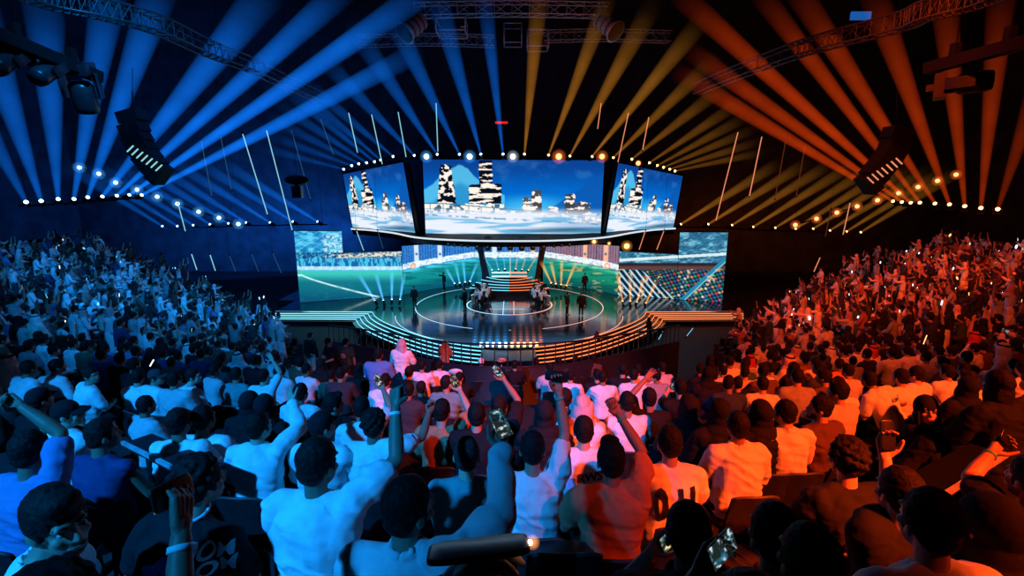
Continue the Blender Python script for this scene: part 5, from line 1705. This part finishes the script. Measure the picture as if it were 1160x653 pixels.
# ------------------------------------------------------------------ chairs under the people placed by hand
def floor_chair(label, loc, rz, drop, slots=False, group=None):
    c = make_chair(label, slots); c.location = loc; c.rotation_euler = (0, 0, rz)
    if group: c['group'] = group
    for ch in c.children:
        if ch.name.startswith('leg'): ch.scale.z = max(.5, drop / .44)
    return c
for u, v, label, loc, rz, drop in CHAIRS:
    w = label.split()
    floor_chair(' '.join(['dark', 'seat', 'of', 'the'] + w[:12]), loc, rz, drop)
p, t = on_heads(640, 560); rzz = math.atan2(-(SC.x - p.x), SC.y - p.y)
floor_chair('dark chair back with three slots painted glinting pink in front of the pale pink tee', p + Vector((0, .25, -.62)), rzz, .5, True)
# low tables and pale ledges between the rows
for i, (u0, v0, u1, v1, w, t) in enumerate(((1085, 552, 1122, 528, .22, 'dark table top with one orange-lit edge before the hand with bracelet'), (150, 508, 190, 528, .22, 'blue-lit ledge beside the man in navy vest'), (470, 0, 0, 0, 0, ''))):
    if not t: continue
    a, b = on_heads(u0, v0, -.25)[0], on_heads(u1, v1, -.25)[0]
    r = empty('ledge_table', (a + b) / 2); tag(r, t, 'table')
    d = (b - a).normalized(); n = d.cross(Vector((0, 0, 1))).normalized()
    if n.y < 0: n = -n
    a2, b2 = a - d * .25, b + d * .45
    z = Vector((0, 0, .04))
    MB().add([a2, b2, b2 + n * w, a2 + n * w, a2 - z, b2 - z, b2 + n * w - z, a2 + n * w - z], [(0, 1, 2, 3), (7, 6, 5, 4), (0, 4, 5, 1), (1, 5, 6, 2), (2, 6, 7, 3), (3, 7, 4, 0)]).build('table_top', M_black if i == 0 else M_parapet, r)
    MB().beam(a2 + Vector((0, 0, .005)), b2 + Vector((0, 0, .005)), .025, .03).build('edge_strip', M_edge, r)
    for q in (a2.lerp(b2, .15), a2.lerp(b2, .85)):
        MB().tube(q + n * w * .5 - z, q + n * w * .5 - Vector((0, 0, .8)), .025, n=8).build('leg', M_black, r)

# ------------------------------------------------------------------ seated and standing types for the rows
TYPES = [dict(hair='short', sleeve='long'), dict(hair='quiff', sleeve='short', yaw=20), dict(hair='crop', sleeve='long', yaw=-25, armR='knee', armL='knee'), dict(hair='short', sleeve='short', armR=(.2, .2, 1.0), handR='grip', yaw=-6),
         dict(hair='curly', sleeve='short', armL=(-.22, .22, .98), handL='grip'), dict(hair='ghutra', sleeve='long', robe=1), dict(hair='scarf', sleeve='long', robe=1, top='black'), dict(hair='cap', sleeve='short', armR='clap', armL='clap', handR='open', handL='open'),
         dict(hair='short', sleeve='long', armR='fwd', armL='fwd', handR='grip', lean=8), dict(hair='short', sleeve='short', armR='up', armL='up', handR='open', handL='open'), dict(hair='long', sleeve='long', top='black', yaw=12),
         dict(hair='short', stand=1, robe=1, sleeve='long'), dict(hair='crop', stand=1, sleeve='short', armR=(.2, .25, .98), handR='grip'), dict(hair='ghutra', stand=1, robe=1, sleeve='long', armL='fwd', handL='grip'), dict(hair='scarf', stand=1, robe=1, sleeve='long'), dict(hair='short', stand=1, armR='up', armL='up', handR='open', handL='open', sleeve='short')]
WORN = {'scarf': 'black headscarf', 'ghutra': 'white headcloth', 'cap': 'dark cap', 'long': 'long hair'}
DOES = {3: 'one hand up', 4: 'one hand up', 7: 'hands clapping', 8: 'hands forward', 9: 'both hands up', 12: 'one hand up', 15: 'both hands up', 13: 'one hand forward'}
HOLD = {3: 'R', 4: 'L', 8: 'R', 12: 'R', 13: 'L'}
seats = []
rowpos = {}
def aisle(th, r):
    return any(abs(th - a) * PI / 180 * r < .75 for a in AISLES)
for k in range(NROW):
    r = ROW0 + STEP * (k + .42)
    th0 = .27 / r * 180 / PI
    n = int(TH_MAX / (2 * th0))
    for sg in (-1, 1):
        no = 0
        for i in range(n):
            th = sg * (th0 + 2 * th0 * i)
            if abs(th) > th_end(r) - .8 or r < r_in(th) + .7 or r > r_out(th) - .3: continue
            if aisle(th, r): continue
            no += 1
            jx = random.uniform(-.06, .06)
            x, y = polar(r + random.uniform(-.08, .08), th + jx / r * 57)
            z = tier_z(k)
            pr = proj((x, y, z + 1.2))
            if pr is None: continue
            u, v, d = pr
            if u < (-25 if d < 7 else -170) or u > (1185 if d < 7 else 1330) or v > 640: continue
            out_ = u < -12 or u > 1172
            if d < 4.3 and u < 1300: continue
            if random.random() < .12: continue
            hs = FPX * .11 / d
            if any(abs(u - hu) < (hh + hs) * 1.0 and -hs * 2.2 - hh < v - hv < hh * 2 + hs for hu, hv, hh in HEROES): continue
            if any((x - px) ** 2 + (y - py) ** 2 < .17 for px, py in PLACED): continue
            # nothing may hide a hand-placed head behind it
            if d < 6 and any(abs(u - hu) < hh + 2.6 * hs and hv > v - hs and hv - v < 9 * hs and hh < hs * .95 for hu, hv, hh in HEROES): continue
            seats.append((d + 1000 * out_, k, sg, no, th, r, x, y, z, u, v))
seats.sort(key=lambda s: s[0])
N_IND = 300 - sum(1 for o in COL.objects if o.name.startswith('person')) - 16
TMPL = []
for i, t in enumerate(TYPES):
    sp = dict(t); sp.setdefault('top', 'white'); sp['seed'] = 31 + i; sp['floor'] = -.44; sp['skin'] = SKIN[i % 4]; sp['fold'] = .02
    rt, J = make_person(sp, .0165, 'template')
    TMPL.append((rt, J, sp))
def front_row(th): return int((r_in(th) + .7 - ROW0) / STEP - .42) + 1
def pick(u, v, th, r, d):
    """kind and colour of clothing for one seat"""
    x = random.random()
    dark = .44 + .5 * (vnoise(np.array([r * .35 + 40.]), np.array([th * .12 + 40.]), 5)[0] - .3)  # patches of darker clothing stand in for unlit parts of the crowd
    if u > 700 and v > 455: dark = .8
    if 400 < u < 740: dark = .66  # more dark clothes here, in place of dimmer light
    if v < 415 and (u < 330 or u > 840): ty = random.choices(range(16), [5, 3, 4, 2, 1, 3, 3, 2, 2, 2, 1, 5, 3, 3, 1, 2])[0]
    else: ty = random.choices(range(16), [6, 4, 4, 2, 1, 2, 3, 2, 2, 1, 1, 0, .2, 0, 0, .1])[0]
    if d < 7 and ty in (3, 4, 9): ty = 0
    if abs(th) < 24 and r < 31.5 and ty in (3, 4, 7, 8, 9, 11, 12, 13, 14, 15): ty = random.choice((0, 1, 2, 0))
    if ty in (6, 10, 14): return ty, 'black'
    if ty in (5, 13): return ty, random.choice(('white', 'white', 'cream'))
    if x < dark: return ty, random.choice(('black', 'charcoal', 'navy', 'black', 'brown', 'green'))
    return ty, random.choice(('white', 'white', 'white', 'white', 'white', 'pale grey', 'cream', 'grey', 'blue' if u < 560 else 'rust'))
CROWD = []
used_labels = {}
for idx, s in enumerate(seats):
    d, k, sg, no, th, r, x, y, z, u, v = s
    ty, colour = pick(u, v, th, r, d)
    rt, J, sp = TMPL[ty]
    if sp.get('stand'): x, y = polar(r - .3, th)
    rz = math.radians(th) + math.radians(random.uniform(-16, 16)); sc = random.uniform(.93, 1.06)
    zz = z + (.875 if sp.get('stand') else .44) * sc
    if idx >= N_IND:
        CROWD.append((ty, colour, x, y, zz, rz, sc, u, v)); continue
    o = dup(rt); o.location = (x, y, zz); o.rotation_euler = (0, 0, rz); o.scale = (sc,) * 3
    row = max(1, k - front_row(th) + 1)
    side = 'blue side' if sg < 0 else 'orange side'
    look = WORN.get(sp['hair'])
    what = ('%s robe' if sp.get('robe') else '%s top') % colour
    head = ('standing ' if sp.get('stand') else '') + 'person in ' + what + ((' and ' + look) if look else '')
    lab = '%s, %s row from the rail, %s from the middle, %s' % (head, nth(row), nth(no), side)
    if len(lab.split()) > 16: lab = '%s, %s row, %s from middle, %s' % (head, nth(row), nth(no), side)
    if len(lab.split()) > 16: lab = '%s, %s row, %s seat, %s' % (head, nth(row), nth(no), side)
    tag(o, lab, 'person', 'spectators in the rows of the stand')
    for c in o.children:
        if c.name.startswith(('shirt', 'robe')): c.color = (*TX[colour], 1)
        if c.name.startswith('trousers'): c.color = (*random.choice((TX['black'], TX['black'], TX['charcoal'], TX['navy'])), 1)
        if c.name.startswith('body'): c.color = (*random.choice(SKIN), 1)
        if c.name.startswith('headcloth'): c.color = (*random.choice((TX['white'], TX['white'], TX['pink'], TX['red'])), 1)
    if ty in HOLD and (ty in (3, 4, 12) or random.random() < .5):
        M = Matrix.Translation((x, y, zz)) @ Matrix.Rotation(rz, 4, 'Z') @ Matrix.Scale(sc, 4) @ J['hm' + HOLD[ty]] @ Matrix.Translation((0, .03, .108)) @ Matrix.Rotation(random.uniform(-.4, 1.5), 4, 'Y')
        phone(M, 'small phone held in %s row from rail, %s seat from the middle, %s' % (nth(row), nth(no), side), random.randint(1, 13), 'phones held in the rows', False, True)
for rt, J, sp in TMPL:
    for c in list(rt.children):
        for g in list(c.children): bpy.data.objects.remove(g)
        bpy.data.objects.remove(c)
    bpy.data.objects.remove(rt)

# ------------------------------------------------------------------ the far rows: people past counting, one mesh
lo_types = []
for rt, J, sp in TMPL:
    V, F, K = [], [], []
    hk = sp['hair']
    for kind, mb in ((0, skin_shape(sp, J, True)), (1, cloth_shape(sp, J, True)), (1 if sp.get('robe') else 2, legs_shape(sp, J, True, sp.get('robe'))), (4 if hk == 'ghutra' else 3, hair_shape(hk, J, True))):
        n = len(V)
        V += mb.v; F += [tuple(i + n for i in f) for f in mb.f]; K += [kind] * len(mb.v)
    lo_types.append((np.array(V), F, np.array(K)))
allv, allf, allc = [], [], []
off = 0
for ty, colour, x, y, zz, rz, sc, u, v in CROWD:
    V, F, K = lo_types[ty]
    c, s = math.cos(rz), math.sin(rz)
    W = np.stack([x + sc * (V[:, 0] * c - V[:, 1] * s), y + sc * (V[:, 0] * s + V[:, 1] * c), zz + sc * V[:, 2]], 1)
    pal = np.array([random.choice(SKIN), TX[colour], random.choice((TX['black'], TX['charcoal'], TX['grey'])), (.012, .011, .01), random.choice((TX['white'], TX['white'], TX['pink']))])
    allv.append(W); allc.append(pal[K]); allf += [tuple(i + off for i in f) for f in F]; off += len(V)
me = bpy.data.meshes.new('crowd')
AV, AC = np.concatenate(allv), np.concatenate(allc)
me.from_pydata(AV.tolist(), [], allf)
at = me.color_attributes.new('tint', 'FLOAT_COLOR', 'POINT')
at.data.foreach_set('color', np.concatenate([AC, np.ones((len(AC), 1))], 1).astype(np.float32).ravel())
me.polygons.foreach_set('use_smooth', [True] * len(me.polygons))
mt, nt, out = nodes('far crowd cloth and skin')
b = nt.nodes.new('ShaderNodeBsdfPrincipled'); a = nt.nodes.new('ShaderNodeAttribute'); a.attribute_name = 'tint'
nt.links.new(a.outputs['Color'], b.inputs['Base Color']); b.inputs['Roughness'].default_value = .8; nt.links.new(b.outputs['BSDF'], out.inputs['Surface'])
cr = link_mesh('crowd', me, mt); tag(cr, 'far rows of spectators filling both side stands', 'crowd', None, 'stuff')
print('CROWD', len(CROWD), 'individual', N_IND, 'seats', len(seats))

# sparks of light from phones held up in the far rows
def spark_mesh():
    rr = ring(Vector((0, 0, 0)), .04, .075, Matrix.Identity(3), 12, 6)
    return MB().loft([[Vector((x, z, y)) for x, y, _ in rr] for z in (-.005, .005)]).mesh('far_phone')
spk_m = [spark_mesh() for _ in range(3)]
for m_, g_ in zip(spk_m, (glow('white phone light', rgb(235, 245, 255), 2.6), glow('cool phone light', rgb(120, 215, 255), 1.6), glow('warm phone light', rgb(255, 180, 110), 2.2))): m_.materials.append(g_)
far = [c for c in CROWD if c[8] < 420]
random.shuffle(far)
nb = no_ = 0
for ty, colour, x, y, zz, rz, sc, u, v in far:
    warm = u > 580
    if (nb >= 62 and not warm) or (no_ >= 78 and warm): continue
    if not warm and random.random() < .3: continue
    o = bpy.data.objects.new('phone', spk_m[random.choice((0, 1, 1) if not warm else (0, 0, 2, 2))]); COL.objects.link(o)
    o.location = (x + random.uniform(-.2, .2), y + random.uniform(-.25, -.1), zz + random.choice((.45, .7, .95, 1.05)))
    o.rotation_euler = (random.uniform(-.3, .3), random.uniform(-.6, .6), rz + random.uniform(-.5, .5))
    s_ = random.uniform(.45, 1.15) if (v > 290 or random.random() < .5) else 1.3
    o.scale = (s_,) * 3
    if warm: no_ += 1
    else: nb += 1
    tag(o, 'tiny lit phone held up in the far %s stand' % ('orange' if warm else 'blue'), 'phone', 'far phones in the %s stand' % ('orange' if warm else 'blue'))
# light sticks
for (u0, v0, u1, v1), c, t in (((170, 415, 174, 408), 0, 'white glowing stick over the flat cap in the blue stand'), ((746, 385, 751, 376), 1, 'blue-white glowing stick by the standing black robe'), ((778, 381, 785, 372), 1, 'second blue-white glowing stick farther from the black robe'), ((1046, 390, 1050, 380), 2, 'yellow glowing stick in the orange stand')):
    p = on_heads(u0, v0)[0]
    q = P(u1, v1, p.y)
    r = empty('light_stick', p); tag(r, t, 'light stick')
    MB().tube(p, q, .01, n=8).build('tube', spk_m[c].materials[0], r)
    MB().tube(p - (q - p) * .35, p, .024, n=8).build('handle', M_black, r)
# ------------------------------------------------------------------ people and desks on the stage
def stage_person(u, v, label, turn=0, top='black', group='people standing on the stage', **kw):
    p = PZ(u, v, 0.0)
    sp = dict(top=top, hair=kw.pop('hair', 'short'), stand=1, sleeve='long', seed=int(u) % 50, **kw)
    r, J = make_person(sp, .017, label, group)
    r.location = (p.x, p.y, .885); r.rotation_euler = (0, 0, math.radians(turn))
    return r
for a in ((470, 349, 'dark standing figure on the blue edge of the outer circle', 160), (503.5, 330, 'dark standing figure near the blue video wall, arm out', 120), (527, 352, 'dark standing figure beside the blue team desk', 60),
          (642, 357, 'dark striding figure on the orange half of the circle', -120), (658, 358, 'tall dark standing figure on the orange edge of the circle', 170), (662, 331, 'dark standing figure near the orange video wall', -160)):
    stage_person(*a, armR='fwd' if 'arm out' in a[2] else 'side', armL='side')
def team_desk(label, u, v, sg, mat):
    c = PZ(u, v, 0); r = empty('team_desk', c); tag(r, label, 'desk')
    g, gf, seats_ = [], [], []
    for i in range(13):
        a = math.radians(-52 + 104 * i / 12)
        g.append((c + Vector((sg * (-1.15 * math.cos(a)) + sg * 1.1, 1.5 * math.sin(a), 0)), Vector((-sg * math.cos(a), math.sin(a), 0))))
    MB().sheet([[p + n * .0 + Vector((0, 0, .78)), p + n * .45 + Vector((0, 0, .8))] for p, n in g]).build('desk_top', M_whitedesk, r)
    MB().sheet([[p - n * .02 + Vector((0, 0, .76)), p - n * .02 + Vector((0, 0, .08))] for p, n in g]).build('desk_front', M_whitedesk, r)
    MB().path([p - n * .04 + Vector((0, 0, .72)) for p, n in g], .035, 5).build('light_strip', mat, r)
    for i in (1, 4, 6, 8, 11):
        p, n = g[i]
        M = Matrix.Rotation(math.atan2(n.y, n.x) + PI / 2, 3, 'Z')
        m = MB().box(p + n * .2 + Vector((0, 0, 1.08)), (.56, .03, .34), M=M).build('monitor', M_black, r)
        MB().box(p + n * .2 + Vector((0, 0, .86)), (.05, .04, .14), M=M).build('stand', M_black, m)
    return [g[i] for i in (1, 4, 6, 8, 11)]
for lab, u, v, sg, mat, col, wd in (('curved white team desk with five monitors on the blue half', 541, 341, -1, L_bluewhite, 'pale grey', 'blue'), ('curved white team desk with five monitors on the orange half', 616, 342, 1, L_pink, 'pale grey', 'orange')):
    spots = team_desk(lab, u, v, sg, mat)
    for i, (p, n) in enumerate(spots):
        sp = dict(top=col, hair='short', sleeve='long', armR='fwd', armL='fwd', seed=i, floor=-.5)
        rr_, J = make_person(sp, .02, 'player seated %s along the %s team desk' % (nth(i + 1), wd), 'players at the team desks')
        q = p + n * .85
        rr_.location = (q.x, q.y, .52); rr_.rotation_euler = (0, 0, math.atan2(-n.y, -n.x) - PI / 2)
        c = floor_chair('dark player chair %s along the %s team desk' % (nth(i + 1), wd), (q.x, q.y, .52), rr_.rotation_euler[2], .52, False, 'player chairs')
# ------------------------------------------------------------------ world and rendering look
w = bpy.data.worlds.new('dark hall'); scn.world = w
w.use_nodes = True
w.node_tree.nodes['Background'].inputs['Color'].default_value = (0.002, 0.004, 0.009, 1)
w.node_tree.nodes['Background'].inputs['Strength'].default_value = 0.6
scn.view_settings.view_transform = 'Standard'
scn.view_settings.look = 'None'
scn.cycles.transparent_max_bounces = 48
scn.cycles.max_bounces = 6
scn.cycles.use_denoising = True
scn.cycles.sample_clamp_indirect = 4.0
